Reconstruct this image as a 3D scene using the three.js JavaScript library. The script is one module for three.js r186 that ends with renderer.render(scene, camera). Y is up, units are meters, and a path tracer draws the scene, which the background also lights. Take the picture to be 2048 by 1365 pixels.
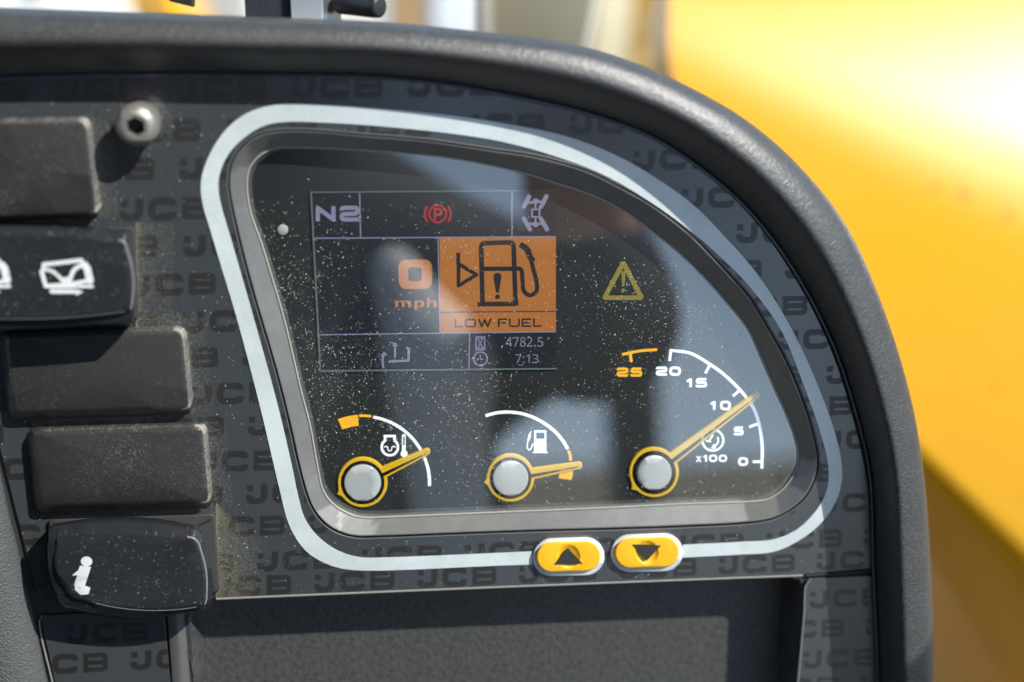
import * as THREE from 'three';
import { FontLoader } from 'three/addons/loaders/FontLoader.js';
import { MarchingCubes } from 'three/addons/objects/MarchingCubes.js';
import { RoundedBoxGeometry } from 'three/addons/geometries/RoundedBoxGeometry.js';
import { mergeGeometries, mergeVertices, toCreasedNormals } from 'three/addons/utils/BufferGeometryUtils.js';

// ---------------------------------------------------------------- camera, sky, sun, exposure
const FPX = 2813, W0 = 2048, H0 = 1365, D = 0.394;         // focal length in pixels of the photograph, its size, distance to the panel
const LEAN = THREE.MathUtils.degToRad(24), TILT = THREE.MathUtils.degToRad(19), YAW = THREE.MathUtils.degToRad(5);
const PANEL_AT = new THREE.Vector3(0, 1.7, 0);             // the middle of the dash panel stands 1.7 m above the ground
const lean = new THREE.Matrix4().makeRotationX(-LEAN).setPosition(PANEL_AT);
const V = (x, y, z) => new THREE.Vector3(x, y, z);
const toWorld = (p) => p.clone().applyMatrix4(lean);
const dirWorld = (d) => d.clone().transformDirection(lean);

const back = V(-Math.sin(YAW) * Math.cos(TILT), Math.sin(TILT), Math.cos(YAW) * Math.cos(TILT));
const right = V(0, 1, 0).cross(back).normalize(), up = back.clone().cross(right);
const eye = back.clone().multiplyScalar(D);

const scene = new THREE.Scene();
const camera = new THREE.PerspectiveCamera(2 * THREE.MathUtils.radToDeg(Math.atan(H0 / 2 / FPX)), W0 / H0, 0.02, 900);
camera.position.copy(toWorld(eye));
camera.up.copy(dirWorld(V(0, 1, 0)));
camera.lookAt(PANEL_AT);
camera.focus = 0.401;
camera.userData.fStop = 4.4;
scene.add(camera);

const sunDir = dirWorld(V(0.63, 0.78, 0.6).normalize());
{ // clear bright sky, milky towards the horizon
  const w = 512, h = 256, data = new Float32Array(w * h * 4);
  for (let j = 0; j < h; j++) {
    const e = ((j + 0.5) / h - 0.5) * Math.PI, y = Math.sin(e);
    for (let i = 0; i < w; i++) {
      const a = ((i + 0.5) / w - 0.5) * 2 * Math.PI, d = V(Math.cos(a) * Math.cos(e), y, Math.sin(a) * Math.cos(e));
      const c = Math.max(0, d.dot(sunDir)), t = 1 - Math.exp(-2.8 * Math.max(0, y));
      const glow = 0.1 * Math.pow(c, 8) + 0.3 * Math.pow(c, 60);
      const o = (j * w + i) * 4;
      data[o] = THREE.MathUtils.lerp(0.84, 0.2, t) + glow; data[o + 1] = THREE.MathUtils.lerp(1.1, 0.34, t) + glow * 0.98; data[o + 2] = THREE.MathUtils.lerp(1.36, 0.62, t) + glow * 0.93; data[o + 3] = 1;
    }
  }
  const sky = new THREE.DataTexture(data, w, h, THREE.RGBAFormat, THREE.FloatType);
  sky.mapping = THREE.EquirectangularReflectionMapping; sky.magFilter = THREE.LinearFilter; sky.needsUpdate = true;
  scene.background = sky; scene.environment = sky;
}
const sun = new THREE.DirectionalLight(new THREE.Color(1, 0.965, 0.9), 4.9);
sun.position.copy(PANEL_AT).addScaledVector(sunDir, 12); sun.target.position.copy(PANEL_AT);
sun.castShadow = true; sun.shadow.mapSize.set(4096, 4096);
Object.assign(sun.shadow.camera, { left: -4, right: 4, top: 4, bottom: -4, near: 1, far: 30 });
scene.add(sun, sun.target);
const renderer = new THREE.WebGLRenderer({ antialias: true });
renderer.toneMapping = THREE.LinearToneMapping;
renderer.toneMappingExposure = 1.35;
renderer.shadowMap.enabled = true;
document.body?.appendChild?.(renderer.domElement);

// ---------------------------------------------------------------- helpers
let seed = 20240613;
const rnd = () => { seed = (seed + 0x6d2b79f5) | 0; let t = Math.imul(seed ^ (seed >>> 15), 1 | seed); t = (t + Math.imul(t ^ (t >>> 7), 61 | t)) ^ t; return ((t ^ (t >>> 14)) >>> 0) / 4294967296; };
const rr = (a, b) => a + (b - a) * rnd();
// a point of the panel, height z above it, that stands where the photograph shows pixel (px, py)
function pp(px, py, z = 0) {
  const d = right.clone().multiplyScalar((px - W0 / 2) / FPX).addScaledVector(up, (H0 / 2 - py) / FPX).sub(back);
  return eye.clone().addScaledVector(d, (z - eye.z) / d.z);
}
// a point at a given distance from the lens, in the world
function far(px, py, dist) {
  const d = right.clone().multiplyScalar((px - W0 / 2) / FPX).addScaledVector(up, (H0 / 2 - py) / FPX).sub(back).normalize();
  return toWorld(eye.clone().addScaledVector(d, dist));
}
const mm = (x) => x / 1000;
function curve(pts, n, closed = false) {
  const c = new THREE.CatmullRomCurve3(pts.map((p) => V(p[0], p[1], 0)), closed, 'centripetal'), out = [];
  for (let i = 0; i < (closed ? n : n + 1); i++) { const p = c.getPoint(i / n); out.push([p.x, p.y]); }
  return out;
}
function even(pts, n, closed) {
  const c = new THREE.CatmullRomCurve3(pts.map((p) => V(p[0], p[1], 0)), closed, 'centripetal'); c.arcLengthDivisions = 1200;
  const s = c.getSpacedPoints(n).map((p) => [p.x, p.y]);
  if (closed) s.pop();
  return s;
}
// closed outline split at anchors (third entry 1): equal numbers of points between anchors, so that two outlines pair up
function anchored(pts, per) {
  const dense = new THREE.CatmullRomCurve3(pts.map((p) => V(p[0], p[1], 0)), true, 'centripetal'), n = pts.length, out = [];
  const at = pts.map((p, i) => (p[2] ? i : -1)).filter((i) => i >= 0);
  at.forEach((a, k) => {
    const b = k + 1 < at.length ? at[k + 1] : at[0] + n, fine = [];
    for (let i = 0; i <= 400; i++) { const q = dense.getPoint((((a + ((b - a) * i) / 400) / n) % 1 + 1) % 1); fine.push([q.x, q.y]); }
    const len = [0]; for (let i = 1; i < fine.length; i++) len.push(len[i - 1] + Math.hypot(fine[i][0] - fine[i - 1][0], fine[i][1] - fine[i - 1][1]));
    for (let i = 0; i < per[k]; i++) {
      const t = (len[400] * i) / per[k]; let j = 1; while (len[j] < t) j++;
      const f = (t - len[j - 1]) / (len[j] - len[j - 1] || 1);
      out.push([fine[j - 1][0] + (fine[j][0] - fine[j - 1][0]) * f, fine[j - 1][1] + (fine[j][1] - fine[j - 1][1]) * f]);
    }
  });
  return out;
}
function offset(pts, d) { // moves a closed outline outwards by d pixels
  const n = pts.length; let area = 0;
  for (let i = 0; i < n; i++) { const a = pts[i], b = pts[(i + 1) % n]; area += a[0] * b[1] - b[0] * a[1]; }
  const s = area > 0 ? 1 : -1;
  return pts.map((p, i) => { const a = pts[(i + n - 1) % n], b = pts[(i + 1) % n], l = Math.hypot(b[0] - a[0], b[1] - a[1]) || 1; return [p[0] + (s * d * (b[1] - a[1])) / l, p[1] - (s * d * (b[0] - a[0])) / l]; });
}
// four corners, rounded, with bulging sides; same count of points whatever the corners
function quad(c, r, bulge = [0, 0, 0, 0], M = 14, K = 7) {
  const out = [];
  for (let i = 0; i < 4; i++) {
    const a = c[i], b = c[(i + 1) % 4], e = c[(i + 2) % 4];
    const l = Math.hypot(b[0] - a[0], b[1] - a[1]), l2 = Math.hypot(e[0] - b[0], e[1] - b[1]);
    const u = [(b[0] - a[0]) / l, (b[1] - a[1]) / l], u2 = [(e[0] - b[0]) / l2, (e[1] - b[1]) / l2];
    const s = [a[0] + u[0] * r, a[1] + u[1] * r], t = [b[0] - u[0] * r, b[1] - u[1] * r], q = [b[0] + u2[0] * r, b[1] + u2[1] * r];
    for (let k = 0; k < M; k++) { const f = k / M, w = 4 * f * (1 - f) * bulge[i]; out.push([s[0] + (t[0] - s[0]) * f + u[1] * w, s[1] + (t[1] - s[1]) * f - u[0] * w]); }
    for (let k = 0; k < K; k++) { const f = k / K, g = 1 - f; out.push([g * g * t[0] + 2 * g * f * b[0] + f * f * q[0], g * g * t[1] + 2 * g * f * b[1] + f * f * q[1]]); }
  }
  return out;
}
// surface through rows of points (each row the same count)
function loft(rows, closed = false, cap = false) {
  const n = rows[0].length, pos = [], uv = [], idx = [];
  const m = closed ? n + 1 : n;
  let v = 0;
  rows.forEach((r, j) => {
    if (j) v += r[n >> 1].distanceTo(rows[j - 1][n >> 1]);
    let u = 0; const mid = rows[rows.length >> 1];
    for (let i = 0; i < m; i++) { const p = r[i % n]; if (i) u += mid[i % n].distanceTo(mid[(i - 1) % n]); pos.push(p.x, p.y, p.z); uv.push(u, v); }
  });
  for (let j = 0; j + 1 < rows.length; j++) for (let i = 0; i + 1 < m; i++) { const a = j * m + i, b = a + 1, c = a + m, d = c + 1; idx.push(a, c, b, b, c, d); }
  if (cap) {
    const r = rows[rows.length - 1], c = r.reduce((s, p) => s.add(p), V(0, 0, 0)).multiplyScalar(1 / n), o = pos.length / 3, at = (rows.length - 1) * m;
    pos.push(c.x, c.y, c.z); uv.push(0, v);
    for (let i = 0; i + 1 < m; i++) idx.push(at + i, o, at + i + 1);
  }
  const g = new THREE.BufferGeometry();
  g.setAttribute('position', new THREE.Float32BufferAttribute(pos, 3)); g.setAttribute('uv', new THREE.Float32BufferAttribute(uv, 2)); g.setIndex(idx);
  g.computeVertexNormals();
  if (closed) { // join the normals at the seam
    const nn = g.attributes.normal;
    for (let j = 0; j < rows.length; j++) { const a = j * m, b = a + m - 1, s = V(nn.getX(a) + nn.getX(b), nn.getY(a) + nn.getY(b), nn.getZ(a) + nn.getZ(b)).normalize(); nn.setXYZ(a, s.x, s.y, s.z); nn.setXYZ(b, s.x, s.y, s.z); }
  }
  return g;
}
const rowAt = (pts, z) => pts.map((p) => pp(p[0], p[1], z));
const crease = (g, deg) => toCreasedNormals(g, THREE.MathUtils.degToRad(deg));
function shapeOf(pts, z) { const s = new THREE.Shape(); pts.forEach((p, i) => { const q = pp(p[0], p[1], z); i ? s.lineTo(q.x, q.y) : s.moveTo(q.x, q.y); }); s.closePath(); return s; }
// a plate whose front face lies at z, outlines in pixels
function plate(outer, holes, z, thick, bevel = 0) {
  const s = shapeOf(outer, z); for (const h of holes) s.holes.push(shapeOf(h, z));
  const g = new THREE.ExtrudeGeometry(s, { depth: thick - bevel, bevelEnabled: bevel > 0, bevelSize: bevel, bevelThickness: bevel, bevelOffset: -bevel, bevelSegments: 2, curveSegments: 1, steps: 1 });
  g.translate(0, 0, z - thick); return g;
}
const box3 = (g) => { g.computeBoundingBox(); return g.boundingBox; };
function planar(g, b) { const p = g.attributes.position, uv = new Float32Array(p.count * 2); for (let i = 0; i < p.count; i++) { uv[2 * i] = (p.getX(i) - b.x0) / (b.x1 - b.x0); uv[2 * i + 1] = (p.getY(i) - b.y0) / (b.y1 - b.y0); } g.setAttribute('uv', new THREE.BufferAttribute(uv, 2)); return g; }
function metresUV(g) { const p = g.attributes.position, uv = new Float32Array(p.count * 2); for (let i = 0; i < p.count; i++) { uv[2 * i] = p.getX(i); uv[2 * i + 1] = p.getY(i); } g.setAttribute('uv', new THREE.BufferAttribute(uv, 2)); return g; }

// naming and grouping
const used = new Map();
function numbered(name) { const n = used.get(name) ?? 0; used.set(name, n + 1); return n ? `${name}_${String(n).padStart(3, '0')}` : name; }
function thing(name, label, category, group) { const o = new THREE.Group(); o.name = numbered(name); o.userData = { label, category }; if (group) o.userData.group = group; scene.add(o); return o; }
function part(name, g, m, parent, label) { const o = new THREE.Mesh(g, m); o.name = name; o.castShadow = o.receiveShadow = true; if (label) o.userData.label = label; parent.add(o); return o; }
function structure(name, g, m) { const o = new THREE.Mesh(g, m); o.name = name; o.userData.kind = 'structure'; o.receiveShadow = true; scene.add(o); return o; }
const moved = new Set();
function seat(o, base, leaned = true) { // sets the thing's own origin to its base; its parts were built in panel or world coordinates
  o.traverse((c) => {
    if (!c.isMesh) return;
    if (c.isInstancedMesh) { const m = new THREE.Matrix4(), t = new THREE.Matrix4().makeTranslation(-base.x, -base.y, -base.z); for (let i = 0; i < c.count; i++) { c.getMatrixAt(i, m); m.premultiply(t); c.setMatrixAt(i, m); } return; }
    if (!moved.has(c.geometry)) { moved.add(c.geometry); c.geometry.translate(-base.x, -base.y, -base.z); }
  });
  if (leaned) { o.position.copy(toWorld(base)); o.rotation.x = -LEAN; } else o.position.copy(base);
  return o;
}

// ---------------------------------------------------------------- textures
const sizeOf = (x) => Math.max(1, Math.round(x));
function noiseTile(n, layers, contrast = 1) { // tileable grey noise; layers: [cells, weight]
  const out = new Float32Array(n * n);
  for (const [cells, w] of layers) {
    const g = new Float32Array(cells * cells).map(() => rnd());
    for (let j = 0; j < n; j++) for (let i = 0; i < n; i++) {
      const x = (i / n) * cells, y = (j / n) * cells, xi = Math.floor(x), yi = Math.floor(y), fx = x - xi, fy = y - yi, sx = fx * fx * (3 - 2 * fx), sy = fy * fy * (3 - 2 * fy);
      const at = (a, b) => g[(b % cells) * cells + (a % cells)];
      out[j * n + i] += w * ((at(xi, yi) * (1 - sx) + at(xi + 1, yi) * sx) * (1 - sy) + (at(xi, yi + 1) * (1 - sx) + at(xi + 1, yi + 1) * sx) * sy - 0.5);
    }
  }
  const px = new Uint8Array(n * n * 4);
  for (let i = 0; i < n * n; i++) { const v = Math.max(0, Math.min(255, 128 + 255 * contrast * out[i])); px[4 * i] = px[4 * i + 1] = px[4 * i + 2] = v; px[4 * i + 3] = 255; }
  const t = new THREE.DataTexture(px, n, n); t.wrapS = t.wrapT = THREE.RepeatWrapping; t.magFilter = THREE.LinearFilter; t.needsUpdate = true; return t;
}
const per = (t, metres) => { const c = t.clone(); c.repeat.set(1 / metres, 1 / metres); c.needsUpdate = true; return c; };
const grainFine = noiseTile(512, [[40, 0.5], [90, 0.5], [170, 0.25]], 1.1);
const grainRim = noiseTile(512, [[40, 0.6], [84, 0.3]], 1.2);
const rimWear = (() => { // pale dust caught on the tops of the grain
  const src = grainRim.image.data, cl = noiseTile(512, [[4, 0.5], [11, 0.5], [90, 0.3]], 1).image.data, px = new Uint8Array(src.length);
  for (let i = 0; i < src.length; i += 4) { const v = Math.max(0, src[i] / 255 - 0.52) * 2.1, k = 0.5 + Math.min(0.5, v * (0.3 + cl[i] / 255) * 0.9); px[i] = px[i + 1] = px[i + 2] = 255 * k; px[i + 3] = 255; }
  const t = new THREE.DataTexture(px, 512, 512); t.wrapS = t.wrapT = THREE.RepeatWrapping; t.magFilter = THREE.LinearFilter; t.needsUpdate = true; return t;
})();
const grainLeather = noiseTile(512, [[34, 0.6], [64, 0.6]], 1.3);
const leatherSparkle = (() => { // tops of the grain coloured paler than its pits, for sunlit sparkle
  const src = grainLeather.image.data, px = new Uint8Array(src.length);
  for (let i = 0; i < src.length; i += 4) { const k = Math.max(0.42, Math.min(1, 0.72 + (src[i] / 255 - 0.5) * 1.3)); px[i] = px[i + 1] = px[i + 2] = 255 * k; px[i + 3] = 255; }
  const t = new THREE.DataTexture(px, 512, 512); t.wrapS = t.wrapT = THREE.RepeatWrapping; t.magFilter = THREE.LinearFilter; t.needsUpdate = true; return t;
})();
const cloudy = noiseTile(512, [[3, 0.4], [7, 0.3], [19, 0.25], [60, 0.2], [170, 0.15]], 1);
const wear = (() => { const a = cloudy.image.data, px = new Uint8Array(a.length); for (let i = 0; i < a.length; i += 4) { const v = 255 * Math.min(1, 0.9 + 0.14 * (a[i] / 255)); px[i] = v; px[i + 1] = v * 0.995; px[i + 2] = v * 0.98; px[i + 3] = 255; } const t = new THREE.DataTexture(px, 512, 512); t.wrapS = t.wrapT = THREE.RepeatWrapping; t.magFilter = THREE.LinearFilter; t.colorSpace = THREE.SRGBColorSpace; t.needsUpdate = true; return t; })();
const noiseAt = (x, y) => { const d = cloudy.image.data, i = ((Math.floor(x) % 512) + 512) % 512, j = ((Math.floor(y) % 512) + 512) % 512; return d[4 * (j * 512 + i)] / 255; };

// print drawn in the photograph's pixels onto a sheet of the panel at height z
class Print {
  constructor(x0, y0, x1, y1, z, width, background) {
    this.z = z;
    const c = [pp(x0, y0, z), pp(x1, y0, z), pp(x0, y1, z), pp(x1, y1, z)];
    this.b = { x0: Math.min(...c.map((p) => p.x)), x1: Math.max(...c.map((p) => p.x)), y0: Math.min(...c.map((p) => p.y)), y1: Math.max(...c.map((p) => p.y)) };
    this.canvas = document.createElement('canvas'); this.canvas.width = width;
    this.canvas.height = Math.min(2048, sizeOf((width * (this.b.y1 - this.b.y0)) / (this.b.x1 - this.b.x0)));
    this.g = this.canvas.getContext('2d'); this.k = width / (this.b.x1 - this.b.x0);
    this.s = this.k * (D / FPX);                              // canvas pixels to one pixel of the photograph
    if (background) { this.g.fillStyle = background; this.g.fillRect(0, 0, this.canvas.width, this.canvas.height); }
    this.g.lineJoin = 'round'; this.g.lineCap = 'butt';
  }
  at(x, y) { const p = pp(x, y, this.z); return [(p.x - this.b.x0) * this.k, ((this.b.y1 - p.y) / (this.b.y1 - this.b.y0)) * this.canvas.height]; }
  path(pts, closed) { pts.forEach((p, i) => { const q = this.at(p[0], p[1]); i ? this.g.lineTo(...q) : this.g.moveTo(...q); }); if (closed) this.g.closePath(); }
  line(pts, w, color, closed = false, cap = 'butt') { const g = this.g; g.beginPath(); this.path(pts, closed); g.lineWidth = w * this.s; g.strokeStyle = color; g.lineCap = cap; g.stroke(); }
  fill(loops, color) { const g = this.g; g.beginPath(); for (const l of loops) this.path(l, true); g.fillStyle = color; g.fill('evenodd'); }
  dot(x, y, r, color) { const q = this.at(x, y); this.g.fillStyle = color; this.g.beginPath(); this.g.arc(q[0], q[1], r * this.s, 0, 7); this.g.fill(); }
  arc(cx, cy, r, a0, a1, w, color) { this.line(ring(cx, cy, r, a0, a1), w, color); }
  // wide squared lettering; every stroke is a polyline in a unit box
  letters(text, x0, y0, w, h, gap, sw, color, slope = 0, skew = 0) {
    let x = x0;
    for (const ch of text) {
      const gl = GLYPH[ch]; if (!gl) { x += w * 0.45; continue; }
      const gw = w * (gl.w ?? 1), hx = sw / 2;
      for (const s of gl.s) {
        const pts = s.p.map(([u, v]) => { const a = x + hx + u * (gw - sw), b = y0 + hx + v * (h - sw); return [a + (y0 + h - b) * skew, b + (a - x0) * slope]; });
        this.line(rounded(pts, s.r * Math.min(gw, h), s.c), s.k ? sw * s.k : sw * (gl.k ?? 1), color, s.c);
      }
      x += gw + gap;
    }
    return x - gap;
  }
  type(font, text, x0, y0, x1, y1, color) { // outlines of a typeface stretched into the box
    const shapes = font.generateShapes(text, 1), pts = shapes.flatMap((s) => [s.getPoints(8), ...s.holes.map((h) => h.getPoints(8))]);
    const all = pts.flat(), ax = Math.min(...all.map((p) => p.x)), bx = Math.max(...all.map((p) => p.x)), ay = Math.min(...all.map((p) => p.y)), by = Math.max(...all.map((p) => p.y));
    this.fill(pts.map((l) => l.map((p) => [x0 + ((p.x - ax) / (bx - ax)) * (x1 - x0), y1 - ((p.y - ay) / (by - ay)) * (y1 - y0)])), color);
  }
  texture(srgb = true) { const t = new THREE.CanvasTexture(this.canvas); if (srgb) t.colorSpace = THREE.SRGBColorSpace; t.wrapS = t.wrapT = THREE.ClampToEdgeWrapping; return t; }
}
function ring(cx, cy, r, a0, a1, n = 48, ry = r) { const o = []; for (let i = 0; i <= n; i++) { const a = THREE.MathUtils.degToRad(a0 + ((a1 - a0) * i) / n); o.push([cx + r * Math.cos(a), cy + ry * Math.sin(a)]); } return o; }
function rounded(p, r, closed) {
  if (!r) return p;
  const o = [], n = p.length;
  for (let i = 0; i < n; i++) {
    if (!closed && (i === 0 || i === n - 1)) { o.push(p[i]); continue; }
    const a = p[(i + n - 1) % n], b = p[i], c = p[(i + 1) % n], la = Math.hypot(a[0] - b[0], a[1] - b[1]), lc = Math.hypot(c[0] - b[0], c[1] - b[1]), ra = Math.min(r, la / 2), rc = Math.min(r, lc / 2);
    const s = [b[0] + ((a[0] - b[0]) * ra) / la, b[1] + ((a[1] - b[1]) * ra) / la], t = [b[0] + ((c[0] - b[0]) * rc) / lc, b[1] + ((c[1] - b[1]) * rc) / lc];
    for (let k = 0; k <= 6; k++) { const f = k / 6, g = 1 - f; o.push([g * g * s[0] + 2 * g * f * b[0] + f * f * t[0], g * g * s[1] + 2 * g * f * b[1] + f * f * t[1]]); }
  }
  return o;
}
const st = (p, r = 0, c = false, k = 0) => ({ p, r, c, k });
const GLYPH = {
  0: { s: [st([[0, 0], [1, 0], [1, 1], [0, 1]], 0.3, true)] },
  1: { w: 0.62, s: [st([[0, 0.34], [0.8, 0.02]], 0), st([[0.85, -0.12], [0.85, 1.12]])] },
  2: { s: [st([[0, 0.24], [0, 0], [1, 0], [1, 0.5], [0, 0.55], [0, 1], [1.1, 1]], 0.2)] },
  5: { s: [st([[1.08, 0], [0.06, 0], [0, 0.46], [1, 0.46], [1, 1], [0, 1], [0, 0.78]], 0.16)] },
  N: { s: [st([[0, 1.15], [0, 0], [1, 1], [1, -0.15]])] },
  L: { w: 0.85, s: [st([[0, -0.1], [0, 1], [1.1, 1]])] },
  O: { w: 1.15, s: [st([[0, 0], [1, 0], [1, 1], [0, 1]], 0.28, true)] },
  W: { w: 1.4, s: [st([[0, -0.1], [0.25, 1], [0.5, 0.05], [0.75, 1], [1, -0.1]])] },
  F: { w: 0.95, s: [st([[0, 1.1], [0, 0], [1.1, 0]]), st([[0, 0.5], [0.9, 0.5]])] },
  U: { w: 1.1, s: [st([[0, -0.1], [0, 1], [1, 1], [1, -0.1]], 0.25)] },
  E: { w: 1, s: [st([[1.08, 0], [0, 0], [0, 1], [1.08, 1]]), st([[0, 0.5], [0.95, 0.5]])] },
  x: { w: 0.7, s: [st([[0, 0.25], [1, 1.05]]), st([[1, 0.25], [0, 1.05]])] },
  J: { w: 1, s: [st([[1, -0.16], [1, 1], [0.05, 1], [0.05, 0.58]], 0.3), st([[-0.1, 0.12], [0.3, 0.12]], 0, false, 1)] },
  C: { w: 1.18, s: [st([[1, 0.3], [1, 0], [0, 0], [0, 1], [1, 1], [1, 0.7]], 0.28)] },
  B: { w: 1.2, k: 0.8, s: [st([[0, -0.18], [0, 1.18]]), st([[0, 0], [1, 0], [1, 0.5], [0, 0.5]], 0.17), st([[0, 0.5], [1, 0.5], [1, 1], [0, 1]], 0.17)] },
};
const sansBold = await new FontLoader().loadAsync('fonts/droid/droid_sans_bold.typeface.json');
const sans = await new FontLoader().loadAsync('fonts/droid/droid_sans_regular.typeface.json');

// ---------------------------------------------------------------- outlines read off the photograph (pixels of its 2048 x 1365 frame)
const BEZEL_OUT = [[459, 369, 1], [464, 328], [484, 295], [518, 271], [568, 262.6], [636, 264], [737, 273], [838, 281], [1000, 304], [1068, 314], [1170, 342], [1237, 374], [1304, 412], [1372, 463], [1439, 530], [1500, 598], [1537, 660], [1571, 721], [1601, 792], [1626, 869], [1635, 924, 1], [1630, 955], [1611, 992], [1583, 1017], [1540, 1038, 1], [1478, 1046], [1386, 1051], [1240, 1056], [1058, 1061], [892, 1067], [759, 1072], [709, 1072, 1], [670, 1060], [643, 1039], [623, 1009], [603, 946, 1], [580, 846], [552, 735], [524, 640], [501, 561], [477, 466]];
const BEZEL_LIP = [[493, 369, 1], [498, 338], [515, 315], [545, 298], [602, 294.6], [703, 299], [804, 306], [905, 316.5], [1035, 343], [1102, 363], [1186, 391], [1254, 426], [1304, 463], [1355, 503], [1405, 551], [1456, 608], [1497, 660], [1525, 721], [1552, 783], [1577, 838], [1595, 894], [1597, 925, 1], [1583, 958], [1558, 986], [1528, 1001, 1], [1463, 1005], [1355, 1009], [1240, 1015], [1025, 1024], [859, 1031], [759, 1035], [719, 1035, 1], [693, 1026], [666, 1009], [646, 982], [634, 930, 1], [620, 853], [603, 787], [568, 640], [545, 561], [521, 483], [501, 426]];
const STRIPE_OUT = [[1064, 1130], [1000, 1132], [727, 1142], [679, 1137], [645, 1125], [614, 1105], [590, 1075], [574, 1040], [560, 985], [520, 815], [474, 640], [437, 517], [420, 460], [405, 409], [401, 375], [405, 345], [423, 301], [450, 261], [484, 232], [518, 217], [562, 209], [640, 210], [740, 216], [900, 231], [1001, 246], [1136, 274], [1237, 313], [1321, 362], [1389, 412], [1449, 473], [1510, 542], [1565, 625], [1610, 711], [1653, 815], [1678, 895], [1685, 950], [1677, 993], [1658, 1028], [1628, 1061], [1584, 1090], [1545, 1105], [1480, 1110], [1366, 1116]];
const STRIPE_IN = [[1366, 1091], [1480, 1085], [1548, 1080], [1593, 1061], [1625, 1031], [1646, 1001], [1657, 965], [1656, 925], [1640, 862], [1606, 766], [1563, 662], [1500, 574], [1439, 512], [1372, 455], [1288, 396], [1203, 348], [1102, 310], [1001, 283], [900, 267], [740, 251], [640, 245], [572, 244], [530, 251], [494, 271], [460, 304], [442, 338], [436, 372], [442, 412], [462, 480], [508, 640], [556, 815], [584, 935], [596, 992], [608, 1035], [628, 1066], [656, 1091], [683, 1106], [720, 1116], [779, 1116], [1000, 1107], [1064, 1104]];
const RIM = [[-420, 166, -420, 4], [-80, 156, -80, 12], [200, 147, 200, 22], [512, 147, 512, 34], [740, 151, 750, 43], [900, 167, 930, 60], [1068, 198, 1120, 84], [1170, 222, 1240, 115], [1304, 271, 1390, 180], [1406, 336, 1500, 246], [1500, 418, 1600, 334], [1590, 536, 1695, 455], [1669, 686, 1772, 630], [1720, 840, 1825, 810], [1744, 954, 1848, 950], [1751, 1135, 1862, 1140], [1760, 1365, 1869, 1365], [1768, 1900, 1876, 1900]];
const FASCIA = [[-430, 168], [-90, 159], [200, 150], [512, 150], [740, 155], [900, 172], [1068, 204], [1170, 228], [1304, 277], [1406, 342], [1495, 423], [1582, 540], [1660, 690], [1710, 845], [1735, 960], [1742, 1060]];
const FASCIA_LOW = [[1749, 1122], [1748, 1132], [1740, 1138], [1610, 1150], [1200, 1165], [800, 1181], [430, 1197], [122, 1214], [112, 1213], [104, 1206], [72, 1190], [40, 1060], [5, 922], [-40, 750], [-110, 520], [-430, 420]];
const TRAY = [[372, 1203], [700, 1190], [1100, 1174], [1500, 1158], [1588, 1155], [1600, 1160], [1604, 1170], [1600, 1230], [1592, 1365], [1576, 1760], [416, 1760], [387, 1365]];

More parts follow.
